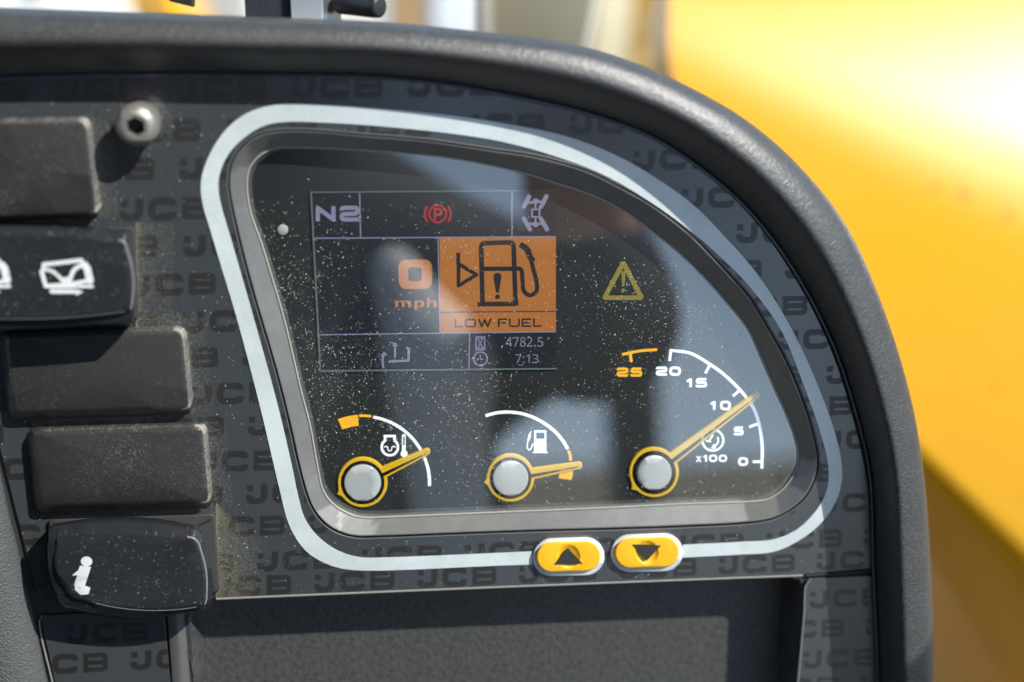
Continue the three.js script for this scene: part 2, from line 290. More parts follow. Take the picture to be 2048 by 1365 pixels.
// ---------------------------------------------------------------- materials
const std = (o) => new THREE.MeshStandardMaterial(o), phys = (o) => new THREE.MeshPhysicalMaterial(o);
const C = (r, g, b) => new THREE.Color().setRGB(r, g, b);
const M = {
  rim: phys({ name: 'grained_black_vinyl', color: C(0.055, 0.057, 0.057), map: per(rimWear, 0.02), roughness: 0.47, ior: 1.75, bumpMap: per(grainRim, 0.022), bumpScale: 0.0001 }),
  moulding: std({ name: 'black_moulding', color: C(0.03, 0.032, 0.035), roughness: 0.55, bumpMap: per(grainFine, 0.02), bumpScale: 0.00006 }),
  tray: std({ name: 'grained_tray', color: C(0.08, 0.081, 0.078), map: per(leatherSparkle, 0.012), roughness: 0.36, bumpMap: per(grainLeather, 0.014), bumpScale: 0.00014 }),
  bezel: std({ name: 'silver_grey_paint', color: C(0.215, 0.222, 0.224), map: per(wear, 0.05), roughness: 0.42, metalness: 0.5, bumpMap: per(grainFine, 0.012), bumpScale: 0.00002 }),
  wall: std({ name: 'grey_wall', color: C(0.07, 0.075, 0.07), roughness: 0.5 }),
  gap: std({ name: 'dark_gap', color: C(0.012, 0.012, 0.013), roughness: 0.7 }),
  stripe: phys({ name: 'pale_stripe', color: C(0.6, 0.68, 0.71), map: per(wear, 0.07), roughness: 0.22, ior: 1.9 }),
  blank: std({ name: 'black_switch_plastic', color: C(0.05, 0.049, 0.046), roughness: 0.42, bumpMap: per(grainFine, 0.012), bumpScale: 0.00003 }),
  yellow: std({ name: 'amber_rubber', color: C(0.9, 0.5, 0.012), map: per(wear, 0.02), roughness: 0.5 }),
  white: std({ name: 'white_rubber', color: C(0.7, 0.74, 0.78), map: per(wear, 0.02), roughness: 0.5 }),
  arrow: std({ name: 'black_print', color: C(0.05, 0.05, 0.048), map: per(rimWear, 0.006), roughness: 0.6 }),
  amber: phys({ name: 'amber_acrylic', color: C(1, 0.62, 0.015), roughness: 0.25, transmission: 0.2, thickness: 0, ior: 1.49 }),
  smoke: phys({ name: 'clear_needle', color: C(0.75, 0.75, 0.72), roughness: 0.05, transmission: 1, thickness: 0, ior: 1.3 }),
  hub: std({ name: 'silver_cap', color: C(0.62, 0.64, 0.65), roughness: 0.42, metalness: 0.25 }),
  glass: phys({ name: 'cover_glass', color: C(0.98, 1, 0.99), roughness: 0, transmission: 1, thickness: 0, ior: 2.5 }),
  steel: std({ name: 'bolt_steel', color: C(0.3, 0.285, 0.26), roughness: 0.42, metalness: 0.6, bumpMap: per(grainFine, 0.008), bumpScale: 0.00003 }),
  socket: std({ name: 'bolt_socket', color: C(0.05, 0.045, 0.03), roughness: 0.8 }),
  dust: std({ name: 'dust', color: C(1, 1, 1), roughness: 1 }),
  blackPlastic: std({ name: 'black_plastic', color: C(0.022, 0.022, 0.024), roughness: 0.4 }),
};

// ---------------------------------------------------------------- the dashboard
const dash = thing('dashboard', 'black grained dashboard with thick rounded rim curving around the instrument panel', 'dashboard');
{
  const inner = curve(RIM.map((r) => [r[0], r[1]]), 220), outer = curve(RIM.map((r) => [r[2], r[3]]), 220);
  const prof = [[-0.02, -0.0012], [0, 0.0004], [0.02, 0.0018], [0.08, 0.0048], [0.18, 0.0086], [0.3, 0.0123], [0.4, 0.0146], [0.47, 0.0156], [0.53, 0.0159], [0.6, 0.0156], [0.68, 0.015], [0.76, 0.0141], [0.84, 0.0129], [0.91, 0.0112], [0.96, 0.0088], [0.987, 0.0058], [1, 0.0015], [1, -0.006], [0.95, -0.016], [0.8, -0.026], [0.5, -0.03]];
  const c = new THREE.CatmullRomCurve3(prof.map((p) => V(p[0], p[1] * 1000, 0)), false, 'centripetal'), rows = [];
  for (let j = 0; j <= 54; j++) { const q = c.getPoint(j / 54); rows.push(inner.map((a, i) => { const b = outer[i]; const h = q.y > 0.4 ? 0.79 + 0.17 * THREE.MathUtils.smoothstep(a[0], 1150, 1650) : 1; return pp(a[0] + (b[0] - a[0]) * q.x, a[1] + (b[1] - a[1]) * q.x, (q.y * h) / 1000); })); }
  part('rim', loft(rows), M.rim, dash);
  // the raised trim line between rim and fascia
  const trim = [[0.004, 0.0004], [-0.014, 0.0014], [-0.036, 0.0018], [-0.056, 0.0012], [-0.066, -0.001]].map(([s, z]) => inner.map((a, i) => { const b = outer[i]; return pp(a[0] + (b[0] - a[0]) * s, a[1] + (b[1] - a[1]) * s, z); }));
  part('trim_strip', loft(trim), phys({ name: 'trim_plastic', color: C(0.07, 0.085, 0.105), roughness: 0.28, ior: 1.7 }), dash);
}
// flat moulding behind the fascia, open for the cluster and the storage tray
const bezelOut = anchored(BEZEL_OUT, [150, 24, 70, 24, 60]), bezelLip = anchored(BEZEL_LIP, [150, 24, 70, 24, 60]);
const rimFoot = curve(RIM.map((r) => [r[0], r[1]]), 120).map(([x, y]) => [x, y]);
part('moulding', plate([...rimFoot, [-430, 1900]], [TRAY, offset(bezelOut, 1)], -0.0012, 0.002), M.moulding, dash);
{
  const hole = even(TRAY, 160, true), top = rowAt(hole, -0.0008), lip = rowAt(offset(hole, -3), -0.0018);
  const floorLine = offset(hole, -10).map((p) => pp(p[0], p[1], -0.0008)).map((p) => V(p.x, p.y, -0.0175)), near = floorLine.map((p) => V(p.x, p.y, -0.0155));
  const tray = part('storage_tray', crease(loft([top, lip, near, floorLine], true, true), 40), M.tray, dash);
  metresUV(tray.geometry);
}
// fascia sheet with its repeating print
const fasciaOutline = [...curve(FASCIA, 120), ...FASCIA_LOW];
const PITCH_ROWS = [[158, 106], [239, 215], [318, 122], [397, 237], [474, 134], [549, 252], [623, 362], [697, 260], [768, 377], [837, 275], [905, 388], [968, 490], [1036, 402], [1104, 512], [1155, 418]];
function logoRows(p, color, list, alpha) {
  p.g.globalAlpha = alpha;
  for (const [y, x] of list) {
    const a = pp(x, y, 0).x;
    for (let k = -4; k < 9; k++) {
      const px0 = a + k * 0.0301, q = pp(x, y, 0); // one repeat every 30 mm
      // pixel of the photograph where this repeat starts
      const s = toPx(V(px0, q.y, 0)), t = toPx(V(px0 + 0.0243, q.y, 0)), w = t[0] - s[0], u = w / 178;
      if (s[0] > 1800 || t[0] < -150) continue;
      p.letters('JCB', s[0], s[1], 46 * u, 44 * u, 10 * u, 13.6 * u, color, (t[1] - s[1]) / w);
    }
  }
  p.g.globalAlpha = 1;
}
function toPx(q) { const d = q.clone().sub(eye), w = -d.dot(back); return [W0 / 2 + (FPX * d.dot(right)) / w, H0 / 2 - (FPX * d.dot(up)) / w]; }
const BLANKS = [
  { c: [[-70, 242], [176, 238], [199, 430], [-60, 440]], r: 18, label: 'blank black switch cover at top left beside the socket-head bolt' },
  { c: [[3, 668], [369, 656], [385, 824], [20, 835]], r: 22, label: 'blank black switch cover half in shadow just below the rocker with white symbols' },
  { c: [[57, 860], [410, 849], [424, 1011], [74, 1022]], r: 20, label: 'dusty blank black switch cover directly above the rocker marked i' },
];
const grime = []; // places where soil has gathered: beside the switches and along the edges
for (const b of BLANKS) { const [, tr, br] = b.c; for (let i = 0; i < 3600; i++) { const f = rnd(), d = Math.pow(rnd(), 2.4) * 44 - 2; grime.push([tr[0] + (br[0] - tr[0]) * f + d, tr[1] + (br[1] - tr[1]) * f + rr(-5, 8), rr(0.5, 1.5)]); } }
for (let i = 0; i < 6500; i++) grime.push([272 + Math.pow(rnd(), 2.4) * 75, rr(446, 664), rr(0.5, 1.6)]);
for (let i = 0; i < 14000; i++) { const d = Math.pow(rnd(), 1.9); grime.push([432 + d * 105 * rr(0.4, 1), 1196 - Math.abs(rr(-1, 1)) * 190 * (1 - d * 0.4), rr(0.5, 1.5)]); }
for (let i = 0; i < 500; i++) grime.push([rr(180, 330), 196 + Math.pow(rnd(), 1.5) * 60, rr(0.5, 2)]);
for (let i = 0; i < 900; i++) { const a = rr(0, 6.3), r = 44 + Math.pow(rnd(), 2) * 26; grime.push([280 + r * Math.cos(a), 236 + r * Math.sin(a), rr(0.5, 2)]); }
for (let i = 0; i < 700; i++) grime.push([rr(205, 420), 640 + rr(-12, 14), rr(0.5, 2.2)]);
function soil(p, n, area) {
  for (const [x, y, r] of n) { const k = rr(-28, 22); p.g.globalAlpha = rr(0.15, 0.6); p.dot(x + rr(-1, 1), y, r * 0.7, `rgb(${124 + k},${117 + k},${96 + k})`); }
  for (let i = 0; i < area; i++) { // fine film broken into specks
    const x = rr(-80, 1760), y = rr(140, 1370), k = noiseAt(x * 0.5, y * 0.5);
    if (k < rr(0.35, 0.75)) continue;
    p.g.globalAlpha = rr(0.05, 0.2); const l = rr(-20, 20); p.dot(x, y, rr(0.4, 1.2), `rgb(${124 + l},${127 + l},${120 + l})`);
  }
  p.g.globalAlpha = 1;
}
const sheetPrint = new Print(-95, 130, 1800, 1440, 0, 2048, 'rgb(58,63,66)');
logoRows(sheetPrint, 'rgb(29,28,27)', PITCH_ROWS, 0.92);
logoRows(sheetPrint, 'rgb(29,28,27)', [[1262, 1588]].map(([y, x]) => [y, x]), 0);
const glossPrint = new Print(-95, 130, 1800, 1440, 0, 2048, 'rgb(0,58,0)');
logoRows(glossPrint, 'rgb(0,115,0)', PITCH_ROWS, 1);
// the two small label sheets carry rows of their own
const lowRows = [[1182, 1618], [1244, 1538], [1303, 1605], [1360, 1530]], leftRows = [[1250, 130], [1312, 250 - 200 + 0], [1372, 140]];
function clipTo(p, x0, y0, x1, y1, f) { p.g.save(); p.g.beginPath(); p.path([[x0, y0], [x1, y0], [x1, y1], [x0, y1]], true); p.g.clip(); f(); p.g.restore(); }
for (const [p, col] of [[sheetPrint, 'rgb(29,28,27)'], [glossPrint, 'rgb(0,115,0)']]) {
  clipTo(p, 1585, 1152, 1775, 1439, () => { p.g.fillStyle = p === sheetPrint ? 'rgb(58,63,66)' : 'rgb(0,58,0)'; p.g.fillRect(0, 0, 4096, 4096); logoRows(p, col, lowRows, 0.92); });
  clipTo(p, 60, 1222, 350, 1439, () => { p.g.fillStyle = p === sheetPrint ? 'rgb(58,63,66)' : 'rgb(0,58,0)'; p.g.fillRect(0, 0, 4096, 4096); logoRows(p, col, leftRows, 0.92); });
}
soil(sheetPrint, grime, 26000);
M.fascia = phys({ name: 'printed_fascia', map: sheetPrint.texture(), roughnessMap: glossPrint.texture(false), roughness: 1, ior: 1.75 });
const fasciaGeo = planar(plate(fasciaOutline, [offset(bezelOut, 5)], 0, 0.0011, 0.00025), sheetPrint.b);
const fascia = part('fascia_panel', fasciaGeo, M.fascia, dash, 'slate grey printed fascia sheet with rows of dark lettering');
{
  const outer = even(STRIPE_OUT, 300, false), inner = even(STRIPE_IN, 300, false);
  part('pale_stripe', plate([...outer, ...inner], [], 0.00022, 0.00022), M.stripe, fascia, 'pale grey stripe looping around the instrument cluster');
}
part('label_strip', planar(plate(quad([[1613, 1159], [1753, 1152], [1764, 1480], [1586, 1480]], 9), [], -0.0002, 0.001, 0.0002), sheetPrint.b), M.fascia, dash);
part('label_strip', planar(plate(quad([[79, 1232], [327, 1222], [352, 1480], [135, 1480]], 9), [], -0.0002, 0.001, 0.0002), sheetPrint.b), M.fascia, dash);
// the sloping end of the moulding between the left label and the tray
part('corner_rib', loft([rowAt([[334, 1225], [340, 1300], [352, 1480]], 0.0005), rowAt([[346, 1215], [356, 1300], [366, 1480]], 0.0016), rowAt([[356, 1205], [368, 1300], [378, 1480]], 0.0005), rowAt([[366, 1205], [376, 1300], [390, 1480]], -0.0014)]), std({ color: C(0.09, 0.09, 0.085), roughness: 0.5, bumpMap: per(grainFine, 0.02), bumpScale: 0.00008 }), dash);

// thin moulded edges coloured pale as if catching the light
const beadM = std({ name: 'glint_edge', color: C(0.2, 0.195, 0.175), roughness: 0.5 });
function bead(pts, z, r, closed = false) { const c = new THREE.CatmullRomCurve3(pts.map((p) => pp(p[0], p[1], z)), closed, 'centripetal'); return new THREE.TubeGeometry(c, Math.max(20, pts.length * 3), r, 7, closed); }
part('edge_bead', bead([[432, 1198.5], [800, 1183], [1200, 1167], [1606, 1151.5]], -0.0002, 0.0004), beadM, dash);
part('edge_bead', bead([[1746, 1141], [1612, 1152]], -0.0003, 0.0003), M.moulding, dash);
part('edge_bead', bead([[1622, 1158.5], [1613, 1166], [1608, 1230], [1596, 1365], [1585, 1480]], -0.0002, 0.0003), beadM, dash);
part('edge_bead', bead([[84, 1231], [78, 1240], [104, 1365], [132, 1480]], -0.0004, 0.0003), beadM, dash);
part('edge_bead', bead(offset(bezelOut, 5).filter((_, i) => i % 3 === 0), -0.0002, 0.0003, true), std({ name: 'fascia_edge', color: C(0.1, 0.1, 0.095), roughness: 0.45 }), dash);
// loose specks of dust: real flakes lying on a surface
const flake = new THREE.IcosahedronGeometry(1, 0);
function dust(parent, name, spots, z) {
  const im = new THREE.InstancedMesh(flake, M.dust, spots.length), m = new THREE.Matrix4(), q = new THREE.Quaternion(), e = new THREE.Euler();
  spots.forEach(([x, y, r], i) => {
    const p = pp(x, y, z), s = mm(r * 0.14);
    e.set(rr(-0.4, 0.4), rr(-0.4, 0.4), rr(0, 6)); q.setFromEuler(e);
    m.compose(V(p.x, p.y, z + s * 0.25), q, V(s * rr(0.7, 1.5), s * rr(0.6, 1.1), s * 0.5)); im.setMatrixAt(i, m);
    const k = rnd(); im.setColorAt(i, k < 0.012 ? C(0.45, 0.27, 0.08) : k < 0.4 ? C(0.48, 0.45, 0.37) : C(0.55, 0.54, 0.49));
  });
  im.name = name; im.userData.kind = 'stuff'; im.castShadow = im.receiveShadow = true; parent.add(im); return im;
}
function inside(p, poly) { let c = false; for (let i = 0, j = poly.length - 1; i < poly.length; j = i++) if (poly[i][1] > p[1] !== poly[j][1] > p[1] && p[0] < ((poly[j][0] - poly[i][0]) * (p[1] - poly[i][1])) / (poly[j][1] - poly[i][1]) + poly[i][0]) c = !c; return c; }
{
  const spots = [], hole = offset(bezelOut, 8);
  while (spots.length < 5200) {
    const x = rr(-20, 1750), y = rr(150, 1200);
    if (!inside([x, y], fasciaOutline) || inside([x, y], hole)) continue;
    const want = (y > 1000 ? 0.9 : 0.35) * (x > 1500 && y < 1000 ? 0.15 : 1) + (x < 480 ? 0.35 : 0);
    if (rnd() > want * (0.3 + noiseAt(x, y))) continue;
    spots.push([x, y, 0.2 + Math.pow(rnd(), 6) * 1.0]);
  }
  dust(dash, 'dust_specks', spots, 0);
}
part('housing', crease(loft([[0, -0.028], [0, -0.05], [-60, -0.1]].map(([d, z]) => rowAt(offset(even([[-380, 440], [300, 420], [900, 450], [1350, 640], [1560, 1000], [1600, 1880], [-380, 1880]], 90, true), d), z)), true, true), 40), M.blackPlastic, dash);
{ const g = new RoundedBoxGeometry(0.2, 1.3, 0.12, 2, 0.02); g.rotateX(LEAN); const q = pp(700, 1500, -0.1); g.translate(q.x, q.y - 0.55, q.z - 0.28); part('pedestal', g, M.blackPlastic, dash); }
seat(dash, pp(900, 1365, 0));

// ---------------------------------------------------------------- the instrument cluster
const ZL = -0.0044, ZG = -0.0047, ZD = -0.0074;           // lip of the bezel, cover glass, dial
const cluster = thing('instrument_cluster', 'instrument cluster with colour display and three needle gauges behind dusty glass in a silver bezel', 'instrument cluster');
{
  const prof = [[-0.04, -0.0016], [-0.01, -0.0002], [0.02, 0.0003], [0.07, 0.0003], [0.11, 0.0001], [0.5, -0.0019], [0.9, -0.004], [0.95, -0.0043], [1, ZL]];
  const rows = prof.map(([s, z]) => bezelOut.map((a, i) => pp(a[0] + (bezelLip[i][0] - a[0]) * s, a[1] + (bezelLip[i][1] - a[1]) * s, z)));
  part('bezel', crease(loft(rows, true), 24), M.bezel, cluster);
  part('lip', bead(bezelLip.filter((_, i) => i % 3 === 0), ZL + 0.0001, 0.0003, true), std({ name: 'pale_lip', color: C(0.3, 0.29, 0.25), roughness: 0.45 }), cluster);
  const lipPts = bezelLip.map((p) => pp(p[0], p[1], ZL)), ctr = pp(1060, 690, ZL);
  const inAt = (k, z) => lipPts.map((p) => V(ctr.x + (p.x - ctr.x) * k, ctr.y + (p.y - ctr.y) * k, z));
  part('inner_wall', crease(loft([inAt(1, ZL), inAt(1.0, ZL - 0.0002), inAt(0.985, ZL - 0.0008), inAt(0.985, ZD - 0.0008)], true), 30), M.wall, cluster);
}
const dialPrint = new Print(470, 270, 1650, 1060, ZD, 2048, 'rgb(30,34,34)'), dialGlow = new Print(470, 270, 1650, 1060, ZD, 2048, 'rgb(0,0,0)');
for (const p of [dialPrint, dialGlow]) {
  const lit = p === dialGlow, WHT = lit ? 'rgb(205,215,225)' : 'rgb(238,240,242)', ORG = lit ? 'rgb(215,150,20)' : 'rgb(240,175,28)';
  // coolant temperature scale
  p.arc(725, 967, 134, -81, 2.5, 7, WHT); p.arc(725, 967, 135, -93, -82.5, 6, ORG); p.arc(725, 967, 126, -111, -93.8, 25, ORG);
  p.fill([[[767, 870], [792, 870], [792, 880], [790, 881], ...ring(779.5, 895, 19, -52, 232, 40), [768, 881], [767, 880]], [[773, 875.5], [786, 875.5], [786, 883], ...ring(779.5, 895, 13.5, -58, 238, 40), [773, 883]]], WHT);
  p.line(ring(772, 897, 3.6, 200, 340, 8).concat(ring(779.5, 899, 3.6, 160, 20, 8), ring(787, 897, 3.6, 200, 340, 8)), 3, WHT);
  p.line([[807.5, 872], [807.5, 905]], 8, WHT, false, 'round'); p.dot(808, 908, 7.5, WHT); p.line([[807.5, 875], [807.5, 890]], 2.6, lit ? 'rgb(0,0,0)' : 'rgb(30,34,34)', false, 'round');
  // fuel scale
  p.line(curve([[971, 832], [995, 826], [1023, 825], [1052, 830], [1080, 842], [1107, 861], [1125, 881], [1136, 899]], 60), 7.5, WHT);
  p.line([[1137, 901], [1140.5, 911], [1141.5, 922]], 6.5, ORG); p.fill([[[1119, 938], [1147, 938], [1146, 950], [1143, 961], [1117, 957], [1119, 948]]], ORG);
  p.fill([[[1068, 861], [1093, 861], [1093, 904], [1096, 904], [1096, 907], [1065, 907], [1065, 904], [1068, 904]], [[1072.5, 866], [1089, 866], [1089, 878], [1072.5, 878]]], WHT);
  p.line([[1069, 889], [1065, 889], [1063, 896], [1059, 901], [1055, 898], [1054.5, 890], [1057, 878], [1058, 870], [1063, 863]], 3, WHT); p.line([[1057, 881], [1060, 869]], 6, WHT);
  // engine speed scale
  p.line(curve([[1339.5, 702], [1380, 706], [1420, 729], [1447.7, 749], [1484.6, 785], [1506, 814], [1518.5, 848], [1524.6, 891], [1524, 938]].map(([x, y], i) => (i === 0 ? [x, 701] : i === 1 ? [1381, 707] : [x, y])), 80), 7, WHT);
  for (const t of [[[1342, 700], [1339.5, 722.5]], [[1420, 730], [1411, 747.5]], [[1481, 780], [1466, 793]], [[1518, 847.5], [1498.5, 854.5]], [[1525, 924], [1505.5, 924]]]) p.line(t, 6.5, WHT);
  p.line(curve([[1244, 709.5], [1279, 702.5], [1314.5, 699.5]], 20), 6.5, ORG); p.line([[1260.5, 706], [1263, 725]], 6.5, ORG);
  p.letters('25', 1233, 735, 24.5, 19.5, 3, 6.2, ORG); p.letters('20', 1311.5, 733, 24, 19.5, 3, 6.2, WHT); p.letters('15', 1371, 756, 24, 20, 5, 6, WHT);
  p.letters('10', 1419, 801.5, 22.5, 20, 7, 6, WHT); p.letters('5', 1467, 853, 21, 19, 3, 6, WHT); p.letters('0', 1476, 914.5, 21, 18.5, 3, 6, WHT); p.letters('100', 1405, 909.5, 17, 15.5, 2.5, 4.6, WHT); p.type(sansBold, 'x', 1391.5, 912.5, 1404, 925, WHT);
  p.line(ring(1426, 881, 21, -66, 245, 60), 5, WHT); p.line([[1426, 852], [1429, 862]], 5, WHT); p.line([[1417, 884], [1427, 870]], 4, WHT); p.line([[1412, 882], [1423, 884]], 4, WHT);
  p.line(ring(1424, 881, 13, -30, 62, 20), 4, WHT); p.fill([[[1421, 898], [1433, 898], [1429, 887]]], WHT);
  if (lit) continue;
  // warning triangle, not lit
  const TRI = 'rgb(150,133,56)';
  p.line(rounded([[1247, 526], [1283, 596], [1209, 596]], 3, true), 10, TRI, true);
  p.fill([[[1243, 548], ...ring(1246.8, 547, 4.6, 180, 360, 10), [1249, 573], [1244.6, 573]]], TRI); p.dot(1246.6, 581, 4.3, TRI);
  for (let i = 0; i < 2500; i++) { p.g.globalAlpha = rr(0.05, 0.2); p.dot(rr(480, 1640), rr(280, 1050), rr(0.5, 1.2), 'rgb(120,120,110)'); }
  p.g.globalAlpha = 1;
}
{
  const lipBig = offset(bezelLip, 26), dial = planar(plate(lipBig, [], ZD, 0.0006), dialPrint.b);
  part('dial_face', dial, std({ name: 'dial_print', map: dialPrint.texture(), roughness: 0.6, emissive: C(1, 1, 1), emissiveMap: dialGlow.texture(), emissiveIntensity: 0.42 }), cluster, 'dark dial face with white and orange scales and an added soft glow');  // glow added to keep the scales bright in the shade of the bezel
}
// colour display
const LCD = [[622, 388], [1112, 383], [1112, 738], [640, 743]];
const lcdPrint = new Print(612, 378, 1122, 748, ZD + 0.0003, 1600, 'rgb(14,16,22)');
{
  const p = lcdPrint, LAV = 'rgb(172,168,206)', ORG = 'rgb(226,140,48)', INK = 'rgb(28,25,20)';
  p.fill([[[879, 476], [1112, 474.5], [1112, 664], [880, 666]]], ORG);
  for (const l of [[[629, 477], [1112, 473.5]], [[719, 384], [721, 476]], [[1024, 383], [1024, 474]], [[876, 476], [880, 666]], [[638, 670], [1112, 664]], [[939, 667], [938, 740]]]) p.line(l, 2.6, LAV);
  p.line([[880, 625], [1112, 623]], 2.4, 'rgb(60,60,110)');
  // gear and parking brake
  p.letters('N2', 631, 412, 40, 32, 8, 8.6, LAV, -0.006);
  p.line(ring(875.5, 428, 17, 0, 360, 48), 3.6, 'rgb(225,34,26)', true);
  p.line(ring(875.5, 428, 26, 142, 218, 20), 4.2, 'rgb(225,34,26)'); p.line(ring(875.5, 428, 26, -38, 38, 20), 4.2, 'rgb(225,34,26)');
  p.line([[870, 440], [870, 416]], 5.2, 'rgb(225,34,26)'); p.line(rounded([[870, 418.5], [882, 418.5], [882, 429.5], [870, 429.5]], 5), 5, 'rgb(225,34,26)');
  // four-wheel steering symbol
  for (const [a, b] of [[[1058, 394], [1048, 413]], [[1093, 393], [1082, 414]], [[1048, 438], [1060, 459]], [[1082, 438], [1094, 459]]]) p.line([a, b], 9, LAV, false, 'round');
  p.line([[1053, 406], [1088, 403]], 5, LAV); p.line([[1054, 448], [1088, 448]], 5, LAV); p.dot(1071, 403, 6, LAV); p.dot(1071, 449, 6, LAV);
  p.line([[1071, 404], [1071, 417]], 4, LAV); p.line([[1071, 436], [1071, 448]], 4, LAV); p.line([[1064, 419], [1079, 419], [1079, 434], [1064, 434]], 3.6, LAV, true);
  // speed
  p.fill([rounded([[796, 520], [864, 519], [864, 578], [798, 579]], 17, true), rounded([[816, 535], [843, 535], [843, 563], [817, 563]], 7, true)], ORG);
  p.type(sansBold, 'mph', 790, 596, 873, 621, ORG);
  // low fuel panel
  p.line(rounded([[965, 606], [962, 487], [1027, 485], [1031, 604]], 9), 9.5, INK); p.line([[963, 538], [1030, 538]], 9, INK); p.line([[955, 609], [1037, 608]], 10, INK);
  p.line(rounded([[1030, 538], [1040, 537], [1044, 543], [1046, 582], [1058, 593], [1074, 585], [1074, 565], [1064, 529], [1060, 509], [1053, 497], [1040, 489]], 8), 8.5, INK); p.line(curve([[1041, 489], [1054, 499], [1061, 516], [1067, 523]], 12), 12, INK);
  p.line([[916, 506], [916, 531]], 7, INK); p.line([[917, 528], [953, 550], [917, 572]], 7.5, INK, true); p.line([[917, 505], [917, 574]], 6.5, INK);
  p.fill([[[987, 556], ...ring(995, 554, 8, 180, 360, 10), [997.5, 586], [992, 586]]], INK); p.dot(995, 594, 5, INK);
  p.letters('LOW FUEL', 909, 638, 20, 17.5, 3.2, 3.5, INK, -0.006);
  // steering mode, hour meter and clock
  p.line([[790, 688], [790, 716]], 4.5, LAV); p.line([[785, 693], [790, 687], [795, 693]], 3, LAV); p.line([[777, 723.5], [817, 721.5], [817, 696]], 5, LAV); p.line(curve([[767, 737], [765, 722], [768, 707]], 10), 4.5, LAV); p.line([[762, 714], [768, 705], [773, 712]], 3, LAV);
  p.line([[952, 674], [969.5, 674], [969.5, 700], [952, 700]], 2.6, LAV, true); p.line([[955, 677], [966, 697], [955, 697], [966, 677]], 2.2, LAV, true);
  p.line(ring(961, 718, 13.5, 0, 360, 40), 3.2, LAV, true); p.line([[960, 709], [961, 719], [967, 719]], 2.4, LAV);
  p.type(sans, '4782.5', 1011, 674.5, 1086, 694, LAV); p.type(sans, '7:13', 1031, 709, 1077, 727, LAV);
  p.g.globalAlpha = 0.16; p.g.fillStyle = 'rgb(0,0,0)'; for (let y = 0; y < p.canvas.height; y += 6) p.g.fillRect(0, y, p.canvas.width, 2);   // the display's own pixel rows
  p.g.globalAlpha = 1;
}
{
  const tex = lcdPrint.texture();
  const lcd = part('display_screen', planar(plate(LCD, [], ZD + 0.0003, 0.0003), lcdPrint.b), phys({ name: 'lit_display', color: C(0.012, 0.013, 0.016), roughness: 0.3, emissive: C(1, 1, 1), emissiveMap: tex, emissiveIntensity: 0.5 }), cluster, 'lit colour display warning LOW FUEL with 0 mph');
  const edge = (pts, w) => plate(pts, [], ZD + 0.0006, 0.0005);
  const frame = mergeGeometries([edge([[620, 386], [623.5, 386], [642, 744], [638.5, 744]]), edge([[638.5, 741.5], [1113, 737], [1113, 739.5], [638.5, 744.5]]), edge([[620, 384.6], [1113, 380.6], [1113, 382], [620, 386.4]])]);
  part('display_edge', frame, std({ color: C(0.12, 0.17, 0.18), roughness: 0.3 }), lcd);
}
// needles: an amber rim round a clear body, on a silver cap
function needle(hub, R, tip, w0, w1, capR) {
  const g = new THREE.Group(); g.name = 'needle'; cluster.add(g);
  const z = ZD + 0.0009, L = Math.hypot(tip[0] - hub[0], tip[1] - hub[1]), a = Math.atan2(tip[1] - hub[1], tip[0] - hub[0]), ca = Math.cos(a), sa = Math.sin(a);
  const put = (x, y) => [hub[0] + x * ca - y * sa, hub[1] + x * sa + y * ca];       // along the arm, and across it (down)
  const contour = (r, hu, hd, t0, t1, tip0, nub) => {
    const o = [], A = Math.asin(Math.min(0.9, hd / r)), B = Math.asin(Math.min(0.9, hu / r));
    for (let i = 0; i <= 60; i++) { const th = A + ((2 * Math.PI - A - B) * i) / 60, bump = nub * Math.exp(-(((th - Math.PI) / 0.09) ** 2)); o.push(put((r + bump) * Math.cos(th), (r + bump) * Math.sin(th))); }
    o.push(put(r * Math.cos(B) + 5, -hu));
    for (let i = 0; i <= 10; i++) { const th = -Math.PI / 2 + (Math.PI * i) / 10, ry = th < 0 ? t0 : t1; o.push(put(tip0 + Math.cos(th) * (t0 + t1) / 2, Math.sin(th) * ry)); }
    o.push(put(r * Math.cos(A) + 5, hd));
    return o;
  };
  const out = contour(R, w0 / 2, w0 / 2, w1 / 2, w1 / 2, L - w1 / 2, 7), inn = contour(R - 4.2, w0 * 0.1, w0 / 2 - 2.4, w1 * 0.06, w1 / 2 - 2.2, L - w1 / 2 - 2, 0);
  part('amber_edge', plate(out, [inn], z, 0.0012, 0.0003), M.amber, g);
  part('clear_body', plate(offset(inn, -0.5), [], z - 0.0006, 0.0003), M.smoke, g);
  const rows = [[1, -0.0009], [1, 0.0005], [0.97, 0.0009], [0.9, 0.00115], [0.5, 0.0013], [0.2, 0.00135]].map(([k, dz]) => rowAt(ring(hub[0], hub[1], capR * k, 0, 360, 48).slice(0, 48), z + dz));
  part('hub_cap', crease(loft(rows, true, true), 50), M.hub, g);
  return g;
}
needle([725, 966], 50, [860, 902], 22, 14, 37);
needle([1021, 957], 48, [1165, 931], 22, 14, 35.5);
needle([1308.5, 946], 50, [1519, 788], 24, 13, 35);
{ // pale dot modelled in place of a glint reflected in the glass
  const rows = [[1.1, 0], [1.05, 0.0003], [1, 0.0004], [0.6, 0.00055], [0.2, 0.0006]].map(([k, dz]) => rowAt(ring(565, 460, 10 * k, 0, 360, 24).slice(0, 24), ZD + dz));
  part('glint_dot', loft(rows, true, true), std({ color: C(0.5, 0.49, 0.46), roughness: 0.4 }), cluster);
}
const cover = part('cover_glass', plate(offset(bezelLip, 0.4), [], ZG + 0.0001, 0.0001), M.glass, cluster, 'dusty clear cover glass reflecting sky and a person');
cover.geometry = new THREE.ShapeGeometry(shapeOf(offset(bezelLip, 2), ZG)); cover.geometry.translate(0, 0, ZG);
